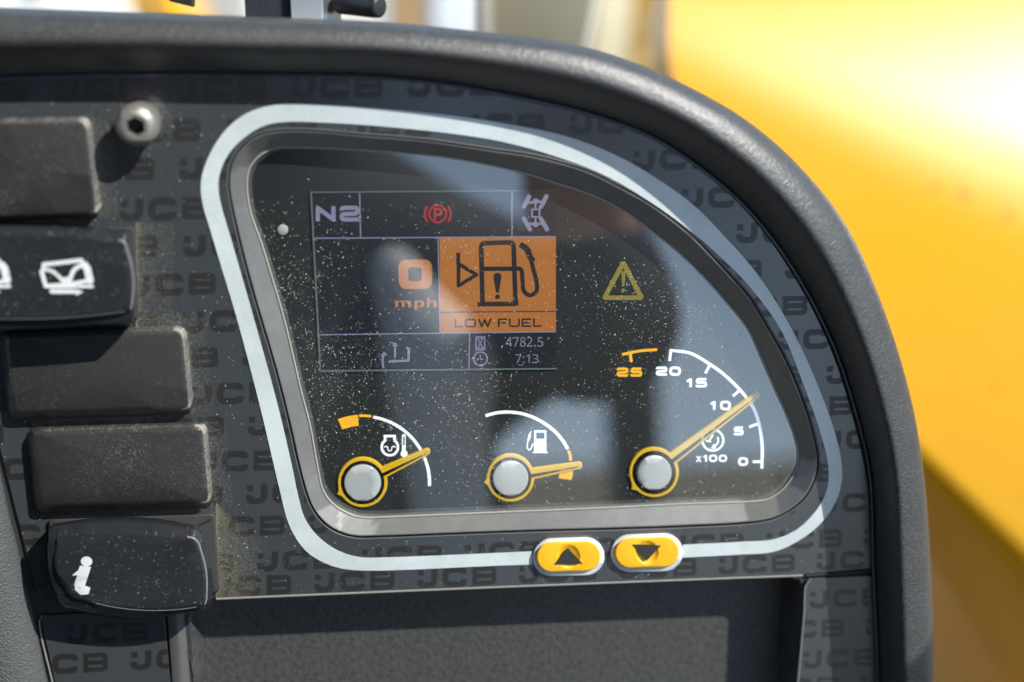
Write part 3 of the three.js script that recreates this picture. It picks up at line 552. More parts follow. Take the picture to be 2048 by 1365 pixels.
{
  const spots = [], dustArea = offset(bezelLip, -4);
  while (spots.length < 16000) {
    const x = rr(500, 1600), y = rr(300, 1030);
    if (!inside([x, y], dustArea)) continue;
    const edge = 415 + Math.max(0, x - 1000) * 0.33, f = THREE.MathUtils.smoothstep(y, edge - 40, edge + 70), fade = x > 1330 ? Math.max(0.12, 1 - (x - 1330) / 190) : 1;
    if (rnd() > (0.03 + f * fade) * Math.pow(noiseAt(x * 0.55 + y * 0.2, y * 0.55 - x * 0.15) * 1.35, 2.5)) continue;
    spots.push([x, y, 0.24 + Math.pow(rnd(), 6) * 1.1]);
  }
  dust(cluster, 'dust_specks', spots, ZG);
}
seat(cluster, pp(1060, 1040, ZL));

// ---------------------------------------------------------------- switches, buttons, bolt
for (const b of BLANKS) {
  const t = thing('switch_blank', b.label, 'switch blank');
  const o = quad(b.c, b.r), rows = [[offset(o, 5), -0.001], [offset(o, 5), 0.0006], [offset(o, 2), 0.0012], [offset(o, 1), 0.003], [offset(o, -1), 0.0036], [offset(o, -7), 0.0047], [offset(o, -9), 0.0049], [offset(o, -13), 0.005]].map(([p, z]) => rowAt(p, z));
  const pr = new Print(b.c[0][0] - 20, b.c[0][1] - 40, b.c[2][0] + 20, b.c[2][1] + 30, 0.005, 900, 'rgb(52,52,51)');
  for (let i = 0; i < 5200; i++) { const x = rr(b.c[0][0], b.c[2][0]), y = rr(b.c[1][1], b.c[2][1]), k = noiseAt(x * 0.9 + 40 * b.r, y * 0.9); pr.g.globalAlpha = rr(0.05, 0.35) * k * k * 1.9; const big = rnd() < 0.03; pr.dot(x, y, big ? rr(1.2, 2.4) : rr(0.5, 1.6), big && rnd() < 0.4 ? 'rgb(150,105,50)' : 'rgb(140,138,128)'); }
  pr.g.globalAlpha = 1;
  const rim0 = offset(o, -4), wornAt = (i0, i1, n) => { for (let i = 0; i < n; i++) { const k = (Math.floor(rr(i0, i1)) + rim0.length) % rim0.length, q = rim0[k], q2 = rim0[(k + 1) % rim0.length], f = rnd(); pr.g.globalAlpha = rr(0.06, 0.26); pr.dot(q[0] + (q2[0] - q[0]) * f + rr(-3, 3), q[1] + (q2[1] - q[1]) * f + rr(-2.5, 2.5), rr(0.5, 1.1), 'rgb(150,146,136)'); } };
  wornAt(0, 21, 1500); wornAt(14, 42, 3600); // top and right edges rubbed pale
  pr.g.globalAlpha = 1;
  const g = planar(crease(loft(rows, true, true), 38), pr.b);
  part('cover', g, std({ name: 'dusty_switch_plastic', map: pr.texture(), roughness: 0.3 }), t);
  seat(t, pp((b.c[2][0] + b.c[3][0]) / 2, b.c[2][1], 0));
}
function rocker(label, frameC, base, mid, top, zs, draw) {
  const t = thing('rocker_switch', label, 'rocker switch');
  const f = quad(frameC, 10);
  part('mounting_frame', crease(loft([rowAt(offset(f, 2), -0.001), rowAt(f, 0.0012), rowAt(offset(f, -3), 0.0018), rowAt(offset(f, -14), 0.0018)], true, true), 35), M.blank, t);
  const pr = new Print(Math.min(...top.map((p) => p[0])) - 30, Math.min(...top.map((p) => p[1])) - 60, Math.max(...top.map((p) => p[0])) + 30, Math.max(...top.map((p) => p[1])) + 30, zs[2], 1100, 'rgb(40,43,47)');
  draw(pr);
  const xs = top.map((p) => p[0]), ys = top.map((p) => p[1]);
  for (let i = 0; i < 900; i++) { const x = rr(Math.min(...xs), Math.max(...xs)), y = rr(Math.min(...ys), Math.max(...ys)); pr.g.globalAlpha = rr(0.1, 0.5); pr.dot(x, y, 0.5 + Math.pow(rnd(), 4) * 2.2, rnd() < 0.25 ? 'rgb(170,115,40)' : 'rgb(140,138,125)'); }
  pr.g.globalAlpha = 1;
  const c = [0, 1].map((k) => top.reduce((s, p) => s + p[k], 0) / top.length), inset = (k) => top.map((p) => [c[0] + (p[0] - c[0]) * k, c[1] + (p[1] - c[1]) * k]);
  const rows = [rowAt(base, 0.001), rowAt(base, zs[0]), rowAt(mid, zs[1]), rowAt(offset(top, 2), zs[2] - 0.0013), rowAt(offset(top, 0.8), zs[2] - 0.0006), rowAt(offset(top, -1), zs[2] - 0.0002), rowAt(offset(top, -3.5), zs[2]), rowAt(offset(top, -6), zs[2]), rowAt(inset(0.9), zs[2] - 0.0001), rowAt(inset(0.7), zs[2] - 0.0003), rowAt(inset(0.4), zs[2] - 0.0005), rowAt(inset(0.1), zs[2] - 0.0006)];
  part('rocker', planar(crease(loft(rows, true, true), 42), pr.b), phys({ name: 'rocker_plastic', map: pr.texture(), roughness: 0.2 }), t);
  const edge = offset(top, 0.6), q = edge.length / 4, run = (a, b) => { const o = []; for (let i = a; i <= b; i += 2) o.push(edge[Math.round(i + edge.length) % edge.length]); return o; };
  part('glint_edge', bead(run(q - 7, 2 * q - 4), zs[2] - 0.0004, 0.00028), std({ name: 'glint_switch_edge', color: C(0.2, 0.21, 0.22), roughness: 0.3 }), t);  // pale beads stand in for the shine along the rocker edges
  part('glint_edge', bead(run(2 * q, 3 * q - 9), zs[2] - 0.0005, 0.00018), std({ name: 'glint_switch_edge', color: C(0.12, 0.135, 0.145), roughness: 0.3 }), t);
  return t;
}
{
  const WHT = 'rgb(222,226,226)', symbol = (pr, dx) => {
    const z5 = (x, y) => [x / 5.687 + dx, y / 5.687 + 440], ln = (pts, w, c) => pr.line(pts.map((q) => z5(...q)), w / 5.687, WHT, c, 'round');
    ln([[490, 515], [920, 465]], 44); ln([[920, 465], [935, 500]], 30); ln([[490, 515], [485, 570]], 40);
    ln([[485, 570], [465, 600], [510, 760]], 44); ln([[510, 760], [760, 745], [1015, 695]], 44); ln([[1015, 695], [985, 560], [955, 520]], 76);
    ln(curve([[510, 570], [590, 595], [660, 650], [710, 710]], 12), 40); ln(curve([[915, 525], [850, 560], [810, 620], [785, 700]], 12), 44); ln([[740, 690], [760, 690]], 60);
    ln([[560, 770], [1040, 762]], 36); ln([[580, 822], [860, 822]], 46); pr.fill([[z5(845, 790), z5(945, 825), z5(860, 868)]], WHT);
  };
  const t = rocker('black rocker switch with white bucket and arrow symbols at left edge', [[-80, 462], [268, 455], [276, 640], [-80, 660]],
    quad([[-90, 450], [258, 458], [268, 648], [-90, 664]], 12, [3, 0, 0, 0]), quad([[-90, 456], [254, 466], [268, 642], [-90, 660]], 16, [2, 5, 4, 0]), quad([[-90, 470], [250, 482], [263, 622], [-90, 634]], 14, [6, 8, 9, 0]), [0.010, 0.0165, 0.019], (pr) => { symbol(pr, 0); symbol(pr, -166); });
  seat(t, pp(100, 650, 0));
  const t2 = rocker('black rocker switch marked with a white letter i at bottom left', [[95, 1040], [429, 1029], [438, 1186], [115, 1200]],
    quad([[92, 1046], [402, 1048], [428, 1222], [118, 1222]], 30, [13, 6, 16, 10]), quad([[94, 1052], [402, 1058], [428, 1222], [118, 1214]], 26, [10, 8, 14, 8]), quad([[112, 1066], [396, 1076], [414, 1216], [136, 1196]], 22, [4, 6, 14, 12]), [0.008, 0.013, 0.0155], (pr) => {
      pr.dot(172, 1125, 11, WHT);
      pr.fill([[[159, 1133], [181, 1136], [169, 1173], [180, 1177], [176, 1190], [160, 1191], [149, 1181], [148, 1168], [154, 1152], [143, 1153], [148, 1148], [155, 1143]]], WHT);
    });
  seat(t2, pp(270, 1230, 0));
}
function pushButton(label, c, upwards) {
  const t = thing('push_button', label, 'button', undefined), s = Math.atan2(-4, 145);
  const pill = (w, h) => { const o = []; for (const [sx, a0] of [[1, -90], [-1, 90]]) for (let i = 0; i <= 20; i++) { const a = THREE.MathUtils.degToRad(a0 + (180 * i) / 20); o.push([sx * (w - h) + h * Math.cos(a), h * Math.sin(a)]); } return o.map(([x, y]) => [c[0] + x * Math.cos(s) - y * Math.sin(s), c[1] + x * Math.sin(s) + y * Math.cos(s)]); };
  part('surround', crease(loft([[pill(72, 38), 0], [pill(72, 38), 0.0007], [pill(70, 36), 0.0011], [pill(67, 33), 0.0012]].map(([p, z]) => rowAt(p, z)), true, true), 50), M.white, t);
  // yellow key with a shallow round dimple in its middle
  const W = 64, H = 30, N = 72, outlineAt = (th) => { const dx = Math.cos(th), dy = Math.sin(th); let lo = 0, hi = 90; for (let k = 0; k < 30; k++) { const m = (lo + hi) / 2, x = Math.abs(m * dx) - (W - H), y = m * dy; (Math.hypot(Math.max(0, x), y) < H) ? (lo = m) : (hi = m); } return lo; };
  const rows = [], ringR = 24.5;
  const spec = [[1, 0, 0.0012], [1, 0, 0.0019], [0.985, 0, 0.00235], [0.95, 0, 0.0026], [0, 1, 0.0027], [0, 0.9, 0.0024], [0, 0.7, 0.00195], [0, 0.4, 0.0017], [0, 0.1, 0.00165]];
  for (const [ko, kr, z] of spec) { const r = []; for (let i = 0; i < N; i++) { const th = (2 * Math.PI * i) / N, m = ko ? outlineAt(th) * ko : ringR * kr, x = m * Math.cos(th), y = m * Math.sin(th); r.push(pp(c[0] + x * Math.cos(s) - y * Math.sin(s), c[1] + x * Math.sin(s) + y * Math.cos(s), z)); } rows.push(r); }
  part('key', loft(rows, true, true), M.yellow, t);
  const k = upwards ? 1 : -1, tri = [[c[0] - 1, c[1] - 17 * k], [c[0] + 28, c[1] + 14 * k], [c[0] - 29, c[1] + 16 * k]];
  part('arrow', plate(tri, [], 0.00285, 0.0003), M.arrow, t);
  seat(t, pp(c[0], c[1] + 38, 0));
}
pushButton('yellow button with upward black triangle in white surround below the cluster', [1137, 1114], true);
pushButton('yellow button with downward black triangle in white surround below the cluster', [1294, 1106], false);
{
  const t = thing('socket_bolt', 'silver button-head bolt with hexagonal socket beside the top left switch cover', 'bolt');
  const c = [283, 240], rowsOf = (list) => list.map(([r, z]) => { const q = pp(c[0], c[1], 0), o = []; for (let i = 0; i < 48; i++) { const a = (2 * Math.PI * i) / 48; o.push(V(q.x + r * Math.cos(a), q.y + r * Math.sin(a), z)); } return o; });
  part('collar', crease(loft(rowsOf([[0.005, 0], [0.005, 0.0052], [0.0046, 0.0056]]), true, true), 40), M.steel, t);
  const head = rowsOf([[0.0052, 0.0056], [0.0055, 0.006], [0.0055, 0.0068], [0.0053, 0.0079], [0.0048, 0.0089], [0.0041, 0.0096], [0.0034, 0.01], [0.0029, 0.0101]]);
  const q = pp(c[0], c[1], 0), hex = (k, z) => { const o = []; for (let i = 0; i < 48; i++) { const a = (2 * Math.PI * i) / 48, m = (((a + Math.PI / 6) % (Math.PI / 3)) + Math.PI / 3) % (Math.PI / 3) - Math.PI / 6; o.push(V(q.x + (k * 0.0021) / Math.cos(m) * Math.cos(a), q.y + (k * 0.0021) / Math.cos(m) * Math.sin(a), z)); } return o; };
  part('head', crease(loft([...head, hex(1.08, 0.0101), hex(1, 0.0098)], true), 40), M.steel, t);
  part('socket', crease(loft([hex(1, 0.0098), hex(0.98, 0.0066)], true, true), 30), M.socket, t);
  seat(t, pp(c[0], c[1], 0));
}

// ---------------------------------------------------------------- beside and behind the dash
{ // grey column shroud at the lower left
  const t = thing('column_shroud', 'grey grained plastic shroud curving along the lower left edge of the dashboard', 'shroud');
  const edge = curve([[-30, 780], [-4, 905], [18, 1010], [45, 1120], [72, 1240], [100, 1370], [118, 1460]], 40), far2 = edge.map(([x, y]) => [x - 190, y + 10]);
  const rows = [[0, -0.004], [0.0, 0.0005], [0.03, 0.0022], [0.12, 0.0045], [0.28, 0.0068], [0.5, 0.008], [0.75, 0.0075], [1, 0.004]].map(([s, z]) => edge.map((a, i) => pp(a[0] + (far2[i][0] - a[0]) * s - 4, a[1] + (far2[i][1] - a[1]) * s, z)));
  part('shell', loft(rows), std({ name: 'shroud_plastic', color: C(0.085, 0.09, 0.09), roughness: 0.45, bumpMap: per(grainLeather, 0.016), bumpScale: 0.0002 }), t);
  seat(t, pp(40, 1300, 0));
}
{
  const t = thing('steel_post', 'grey steel post standing behind the rim of the dashboard', 'post');
  const z0 = -0.03, a = pp(495, 38, z0), b = pp(684, 38, z0), w = b.x - a.x, cx = (a.x + b.x) / 2, r = w * 0.26, x1 = a.x + w * 0.485, prof = [];
  for (let i = 0; i < 40; i++) { const th = -Math.PI / 2 + (Math.PI * i) / 39; prof.push([x1 + Math.cos(th) * w * 0.515, Math.sin(th) * r * 1.2]); }
  const col = [-0.08, 0.02, 0.05, 0.09].map((h) => prof.map(([x, y]) => V(x, a.y + h, z0 + y)));
  part('tube', crease(loft(col, true, true), 25), std({ name: 'worn_steel', color: C(0.42, 0.44, 0.47), roughness: 0.28, metalness: 0.85 }), t);
  part('dark_facet', new RoundedBoxGeometry(w * 0.49, 0.17, r * 1.6, 2, 0.0006).translate(a.x + w * 0.24, a.y + 0.005, z0), phys({ name: 'dark_facet_paint', color: C(0.03, 0.034, 0.045), roughness: 0.35, bumpMap: per(grainFine, 0.4), bumpScale: 0.0002 }), t, 'side of the post coloured black for its dark reflection');  // black colour stands in for the dark reflection on the left facet
  seat(t, V(cx, a.y - 0.08, z0));
  const k = thing('clamp_knob', 'black cylindrical clamp knob to the right of the steel post', 'knob');
  const p0 = pp(682, 5, -0.025), p1 = pp(762, 14, -0.015), dir = p1.clone().sub(p0), len = dir.length();
  const cyl = new THREE.LatheGeometry([[0, 0], [0.0031, 0], [0.0031, len * 0.85], [0.0029, len * 0.96], [0.0022, len], [0, len]].map((q) => new THREE.Vector2(q[0], q[1])), 32);
  cyl.applyQuaternion(new THREE.Quaternion().setFromUnitVectors(V(0, 1, 0), dir.clone().normalize())); cyl.translate(p0.x, p0.y, p0.z);
  part('grip', cyl, M.blackPlastic, k); seat(k, p0);
  const br = thing('black_bracket', 'small black angled bracket left of the steel post above the rim', 'bracket');
  part('plate', plate([[330, -40], [388, -40], [386, 15], [340, 4], [332, -2]], [], -0.02, 0.004, 0.0006), M.blackPlastic, br); seat(br, pp(360, 15, -0.02));
}
// ---------------------------------------------------------------- behind the dash
// a solid whose front outline is read off the photograph at a given distance from the lens, with real depth behind it
function solid(pts, dist, depth, bevel = 0.004) {
  const ds = Array.isArray(dist) ? dist : pts.map(() => dist);
  const f = pts.map((p, i) => far(p[0], p[1], ds[i])), n = pts.length, view = dirWorld(back.clone().negate());
  const c = f.reduce((a, p) => a.add(p), V(0, 0, 0)).multiplyScalar(1 / n), shrink = (k, d) => f.map((p) => { const q = p.clone(), r = c.clone().sub(p); const l = r.length(); return q.addScaledVector(r, Math.min(0.3, k / l)).addScaledVector(view, d); });
  return crease(loft([shrink(bevel * 2, depth), shrink(0, depth), shrink(0, bevel), shrink(bevel * 0.4, bevel * 0.3), shrink(bevel, 0)], true, true), 40);
}
const paint = (r, g, b, rough = 0.35) => phys({ color: C(r, g, b), roughness: rough, clearcoat: 0.6, clearcoatRoughness: 0.25 });
{ // large yellow body beside the dashboard: a rounded hood over a recessed lower panel
  const t = thing('yellow_machine_body', 'big glossy yellow machine body filling the right side, glaring in the sun and shaded below', 'machine body');
  const skinC = document.createElement('canvas'); skinC.width = 1400; skinC.height = 900;
  const sg = skinC.getContext('2d'); sg.fillStyle = 'rgb(213,154,0)'; sg.fillRect(0, 0, 1400, 900);
  for (let i = 0; i < 1500; i++) { sg.globalAlpha = rr(0.05, 0.35); sg.fillStyle = rnd() < 0.65 ? 'rgb(235,200,110)' : 'rgb(130,90,20)'; sg.beginPath(); sg.arc(rr(0, 1400), rr(0, 900), 0.5 + Math.pow(rnd(), 5) * 2.2, 0, 7); sg.fill(); }
  for (let i = 0; i < 60; i++) { sg.globalAlpha = rr(0.05, 0.16); sg.strokeStyle = rnd() < 0.5 ? 'rgb(240,205,120)' : 'rgb(140,95,20)'; sg.lineWidth = rr(0.6, 1.6); const x = rr(0, 1400), y = rr(0, 900), a = rr(-0.6, 0.6); sg.beginPath(); sg.moveTo(x, y); sg.lineTo(x + Math.cos(a) * rr(10, 60), y + Math.sin(a) * rr(10, 60)); sg.stroke(); }
  sg.globalAlpha = 1;
  const mat = phys({ name: 'yellow_machine_paint', roughness: 0.26, ior: 1.5 });
  // lines along the body, far end to near end, from its top downwards; each with the turn of the surface (degrees away from the lens) down to the next one
  const lines = [[[1360, -480], [2400, -170], -18], [[1355, -330], [2400, 0], -17], [[1350, -200], [2400, 160], -15], [[1345, -90], [2400, 330], -13], [[1340, 10], [2400, 490], -9], [[1340, 110], [2400, 640], -2], [[1365, 220], [2400, 790], 1], [[1440, 370], [2400, 960], 4], [[1560, 540], [2400, 1190], 7], [[1660, 700], [2400, 1395], 11], [[1688, 733], [2400, 1416], 28], [[1704, 782], [2400, 1456], 64], [[1740, 960], [2400, 1690], 66], [[1790, 1066], [2400, 1859], 70], [[1796, 1074], [2400, 1867], 86], [[1798, 1077], [2400, 1870], 0]];
  const flat = (px, py, depth) => far(px, py, depth * Math.hypot(1, (px - W0 / 2) / FPX, (py - H0 / 2) / FPX));
  const N = 36, depths = [[0.83, 0.83]];
  lines.forEach(([a, b, turn], i) => {
    if (i + 1 === lines.length) return;
    const [c, d] = lines[i + 1], sl = Math.atan2(b[1] - a[1], b[0] - a[0]), k = Math.tan(THREE.MathUtils.degToRad(turn)) / FPX, z = depths[i];
    const across = (p, q) => -(q[0] - p[0]) * Math.sin(sl) + (q[1] - p[1]) * Math.cos(sl);
    const m = (across(a, c) + across(b, d)) / 2 * k;
    depths.push([z[0] + z[0] * m, z[1] + z[1] * m]);
  });
  const rowsFrom = (ls, ds) => ls.map(([a, b], j) => { const o = []; for (let i = 0; i <= N; i++) { const f = i / N; o.push(flat(a[0] + (b[0] - a[0]) * f, a[1] + (b[1] - a[1]) * f, ds[j][0] + (ds[j][1] - ds[j][0]) * f - 0.018 * (f - 0.6) ** 2)); } return o; });
  const cols = rowsFrom(lines, depths), dense = [];
  const curves = cols[0].map((_, i) => new THREE.CatmullRomCurve3(cols.map((r) => r[i]), false, 'centripetal'));
  for (let j = 0; j <= 120; j++) dense.push(curves.map((c) => c.getPoint(j / 120)));
  const end = dense.map((r) => r[0]), endBack = end.map((p) => p.clone().addScaledVector(dirWorld(back.clone().negate()), 0.12));
  const hood = loft(dense), uvA = hood.attributes.uv, hp = hood.attributes.position; let um = 0, vm = 0;
  for (let i = 0; i < uvA.count; i++) { um = Math.max(um, uvA.getX(i)); vm = Math.max(vm, uvA.getY(i)); }
  for (let i = 0; i < uvA.count; i++) uvA.setXY(i, uvA.getX(i) / um, uvA.getY(i) / vm);
  const unlean = lean.clone().invert(), spot = (px, py) => { let best = 1e9, k = 0; for (let i = 0; i < hp.count; i++) { const q = toPx(V(hp.getX(i), hp.getY(i), hp.getZ(i)).applyMatrix4(unlean)), dd = (q[0] - px) ** 2 + (q[1] - py) ** 2; if (dd < best) { best = dd; k = i; } } return [uvA.getX(k) * 1400, (1 - uvA.getY(k)) * 900]; };
  for (const [px, py, w, h] of [[1872, 376, 17, 5], [1917, 394, 20, 6], [2012, 432, 10, 8], [1990, 770, 6, 9], [2040, 1000, 8, 6], [1850, 520, 5, 4]]) { const [x, y] = spot(px, py); for (let i = 0; i < 26; i++) { sg.globalAlpha = rr(0.15, 0.5); sg.fillStyle = 'rgb(95,62,20)'; sg.beginPath(); sg.ellipse(x + rr(-w, w) * 0.5, y + rr(-h, h) * 0.5, rr(1, w * 0.25), rr(0.6, h * 0.25), 0.4, 0, 7); sg.fill(); } }
  sg.globalAlpha = 1;
  mat.map = new THREE.CanvasTexture(skinC); mat.map.colorSpace = THREE.SRGBColorSpace;
  part('hood', hood, mat, t);
  part('end_panel', loft([endBack, end.map((p, i) => p.clone().lerp(endBack[i], 0.06))]), mat, t);
  const z = depths[13];
  part('lower_panel', loft(rowsFrom([[[1740, 960], [2400, 1700]], [[1700, 1150], [2400, 2000]], [[1600, 1420], [2300, 2300]]], [[z[0] + 0.012, z[1] + 0.012], [z[0] + 0.26, z[1] + 0.26], [z[0] + 0.9, z[1] + 0.9]])), mat, t, 'shaded lower yellow panel');
  part('bounce_cover', new RoundedBoxGeometry(0.4, 0.05, 0.4, 3, 0.02).translate(0.4, 0.86, 0.1), mat, t);  // unseen slab added to bounce yellow light onto the shaded face
  seat(t, far(1900, 1700, 1.15), false);
}
const bg = (name, label, category, parts, base) => { const t = thing(name, label, category); for (const [n, g, m] of parts) part(n, g, m, t); seat(t, far(...base), false); return t; };
const WHITE = paint(0.78, 0.78, 0.75), YEL = paint(0.82, 0.42, 0.02), CREAM = paint(0.74, 0.66, 0.45, 0.5), RUBBER = std({ color: C(0.03, 0.045, 0.05), roughness: 0.6 });
bg('white_van', 'white parked van blurred behind the top left of the dashboard', 'van', [
  ['bonnet', solid([[-300, -260], [600, -230], [620, 120], [-320, 100]], 3.2, 1.2, 0.06), WHITE],
  ['seal', solid([[44, -60], [58, -60], [60, -5], [78, 18], [68, 22], [50, 5]], 3.15, 0.03, 0.004), RUBBER],
], [150, 120, 3.6]);
bg('yellow_lift_arm', 'yellow lift arm with a dark hose, left of the black bracket', 'lift arm', [
  ['arm', solid([[205, -120], [320, -120], [392, 60], [272, 60]], 2.2, 0.25, 0.02), YEL],
  ['hose', solid([[268, -120], [280, -120], [312, 60], [298, 60]], 2.1, 0.03, 0.005), RUBBER],
], [330, 60, 2.3]);
bg('grey_housing', 'light grey blurred housing between the yellow arm and the steel post', 'housing', [['shell', solid([[370, -120], [432, -120], [455, 60], [392, 60]], 2.6, 0.3, 0.03), paint(0.36, 0.36, 0.33)]], [410, 60, 2.7]);
bg('cream_wall_panel', 'cream white panel with a thin yellow strip behind the black clamp knob', 'panel', [
  ['sheet', solid([[680, -200], [960, -200], [960, 110], [680, 100]], 2.9, 0.1, 0.01), paint(0.74, 0.7, 0.6)],
  ['yellow_strip', solid([[806, -200], [818, -200], [818, 100], [806, 100]], 2.86, 0.03, 0.004), YEL],
  ['pale_sheet', solid([[868, -200], [945, -200], [945, 100], [868, 100]], 2.84, 0.04, 0.004), paint(0.66, 0.7, 0.74)],
], [820, 110, 3]);
bg('cab_door', 'beige flat cab door in a pale frame just behind the top of the rim', 'door', [
  ['pane', solid([[962, -160], [1200, -160], [1165, 150], [962, 150]], 0.62, 0.02, 0.002), std({ color: C(0.205, 0.19, 0.135), roughness: 0.7 })],
  ['frame', solid([[950, -160], [958, -160], [958, 150], [950, 150]], 0.6, 0.03, 0.002), std({ color: C(0.18, 0.18, 0.165), roughness: 0.6 })],
  ['frame', solid([[962, -160], [984, -160], [984, 150], [962, 150]], 0.6, 0.03, 0.002), std({ color: C(0.38, 0.37, 0.32), roughness: 0.5 })],
  ['frame', solid([[1194, -60], [1214, -60], [1176, 130], [1152, 130]], 0.56, 0.02, 0.002), std({ color: C(0.5, 0.47, 0.38), roughness: 0.5 })],
], [1060, 150, 0.62]);
bg('cream_machine', 'blurred cream and orange machine part between the beige door and the yellow body', 'machine', [
  ['housing', solid([[1200, -160], [1290, -160], [1262, 190], [1172, 190]], 1.5, 0.3, 0.02), CREAM],
  ['yellow_plate', solid([[1170, -160], [1208, -160], [1190, 150], [1150, 150]], 1.55, 0.1, 0.01), YEL],
  ['lamp', solid([[1296, 15], [1340, 20], [1330, 70], [1290, 68]], 1.4, 0.06, 0.01), paint(0.66, 0.45, 0.16)],
  ['lamp', solid([[1280, 92], [1325, 96], [1316, 150], [1274, 145]], 1.4, 0.06, 0.01), paint(0.66, 0.45, 0.16)],
  ['bracket', solid([[1262, -160], [1345, -160], [1320, 190], [1240, 190]], 1.5, 0.1, 0.01), paint(0.42, 0.24, 0.03)],
], [1230, 190, 1.6]);
// ---------------------------------------------------------------- outside the frame: what shades the dash and what its glass mirrors
{
  const g = new THREE.CircleGeometry(400, 64); g.rotateX(-Math.PI / 2);
  const uvA = g.attributes.position, uv = new Float32Array(uvA.count * 2); for (let i = 0; i < uvA.count; i++) { uv[2 * i] = uvA.getX(i); uv[2 * i + 1] = uvA.getZ(i); }
  g.setAttribute('uv', new THREE.BufferAttribute(uv, 2));
  structure('ground', g, std({ color: C(0.19, 0.155, 0.11), roughness: 0.95, bumpMap: per(cloudy, 0.9), bumpScale: 0.02 }));
}
{ // floor of the cab under the person's feet
  const g = new RoundedBoxGeometry(1.9, 0.12, 1.5, 2, 0.02); g.translate(0, 0.13, 0.75);
  structure('cab_floor', g, std({ color: C(0.03, 0.03, 0.032), roughness: 0.8, bumpMap: per(cloudy, 0.3), bumpScale: 0.002 }));
}
{ // lower half of the cab: dark side and rear panels below the windows
  const t = thing('cab_body', 'black cab around the person: lower panels, two rear posts and a dark roof', 'cab');
  for (const [w, h, d, x, y, z] of [[0.05, 1.1, 1.4, -0.92, 0.74, 0.8], [0.05, 1.1, 1.4, 0.92, 0.74, 0.8], [1.78, 1.1, 0.05, 0, 0.74, 1.48]]) part('panel', new RoundedBoxGeometry(w, h, d, 2, 0.015).translate(x, y, z), M.blackPlastic, t);
  part('roof', new RoundedBoxGeometry(1.15, 0.07, 2.1, 2, 0.02).translate(-0.37, 2.62, 0.5), std({ color: C(0.05, 0.05, 0.05), roughness: 0.8 }), t);
  part('roof_post', new RoundedBoxGeometry(0.07, 1.3, 0.07, 2, 0.02).translate(-0.86, 1.92, 1.46), M.blackPlastic, t);
  part('roof_post', new RoundedBoxGeometry(0.07, 1.3, 0.07, 2, 0.02).translate(0.28, 1.92, 1.46), M.blackPlastic, t);
  part('bulkhead', new RoundedBoxGeometry(0.86, 1.2, 0.05, 2, 0.015).translate(-0.46, 1.87, 1.5), M.blackPlastic, t);
  part('side_window_frame', new RoundedBoxGeometry(0.05, 1.3, 1.2, 2, 0.015).translate(-0.95, 1.92, 0.9), M.blackPlastic, t);
  seat(t, V(0, 0.2, 0.4), false);
}
{ // added pillar out of view: its shade falls on the lower right of the dash
  const t = thing('shade_blocker', 'black pillar to the right of the dashboard', 'blocker'), s = V(0.63, 0.78, 0.6).normalize();
  const a = pp(1960, 1180, 0).addScaledVector(s, 0.42), b = pp(1500, 1520, 0).addScaledVector(s, 0.42), d = b.clone().sub(a).normalize(), n = d.clone().cross(s).normalize();
  if (n.y > 0) n.negate();
  const p = a.clone().addScaledVector(d, -0.5), q = b.clone().addScaledVector(d, 0.02), sec = (c) => [[0, 0.03], [0.07, 0.03], [0.07, -0.03], [0, -0.03]].map(([x, y]) => c.clone().addScaledVector(n, x).addScaledVector(s, y));
  part('bar', crease(loft([sec(p), sec(q)], true, true), 30), M.blackPlastic, t);
  seat(t, q);
}
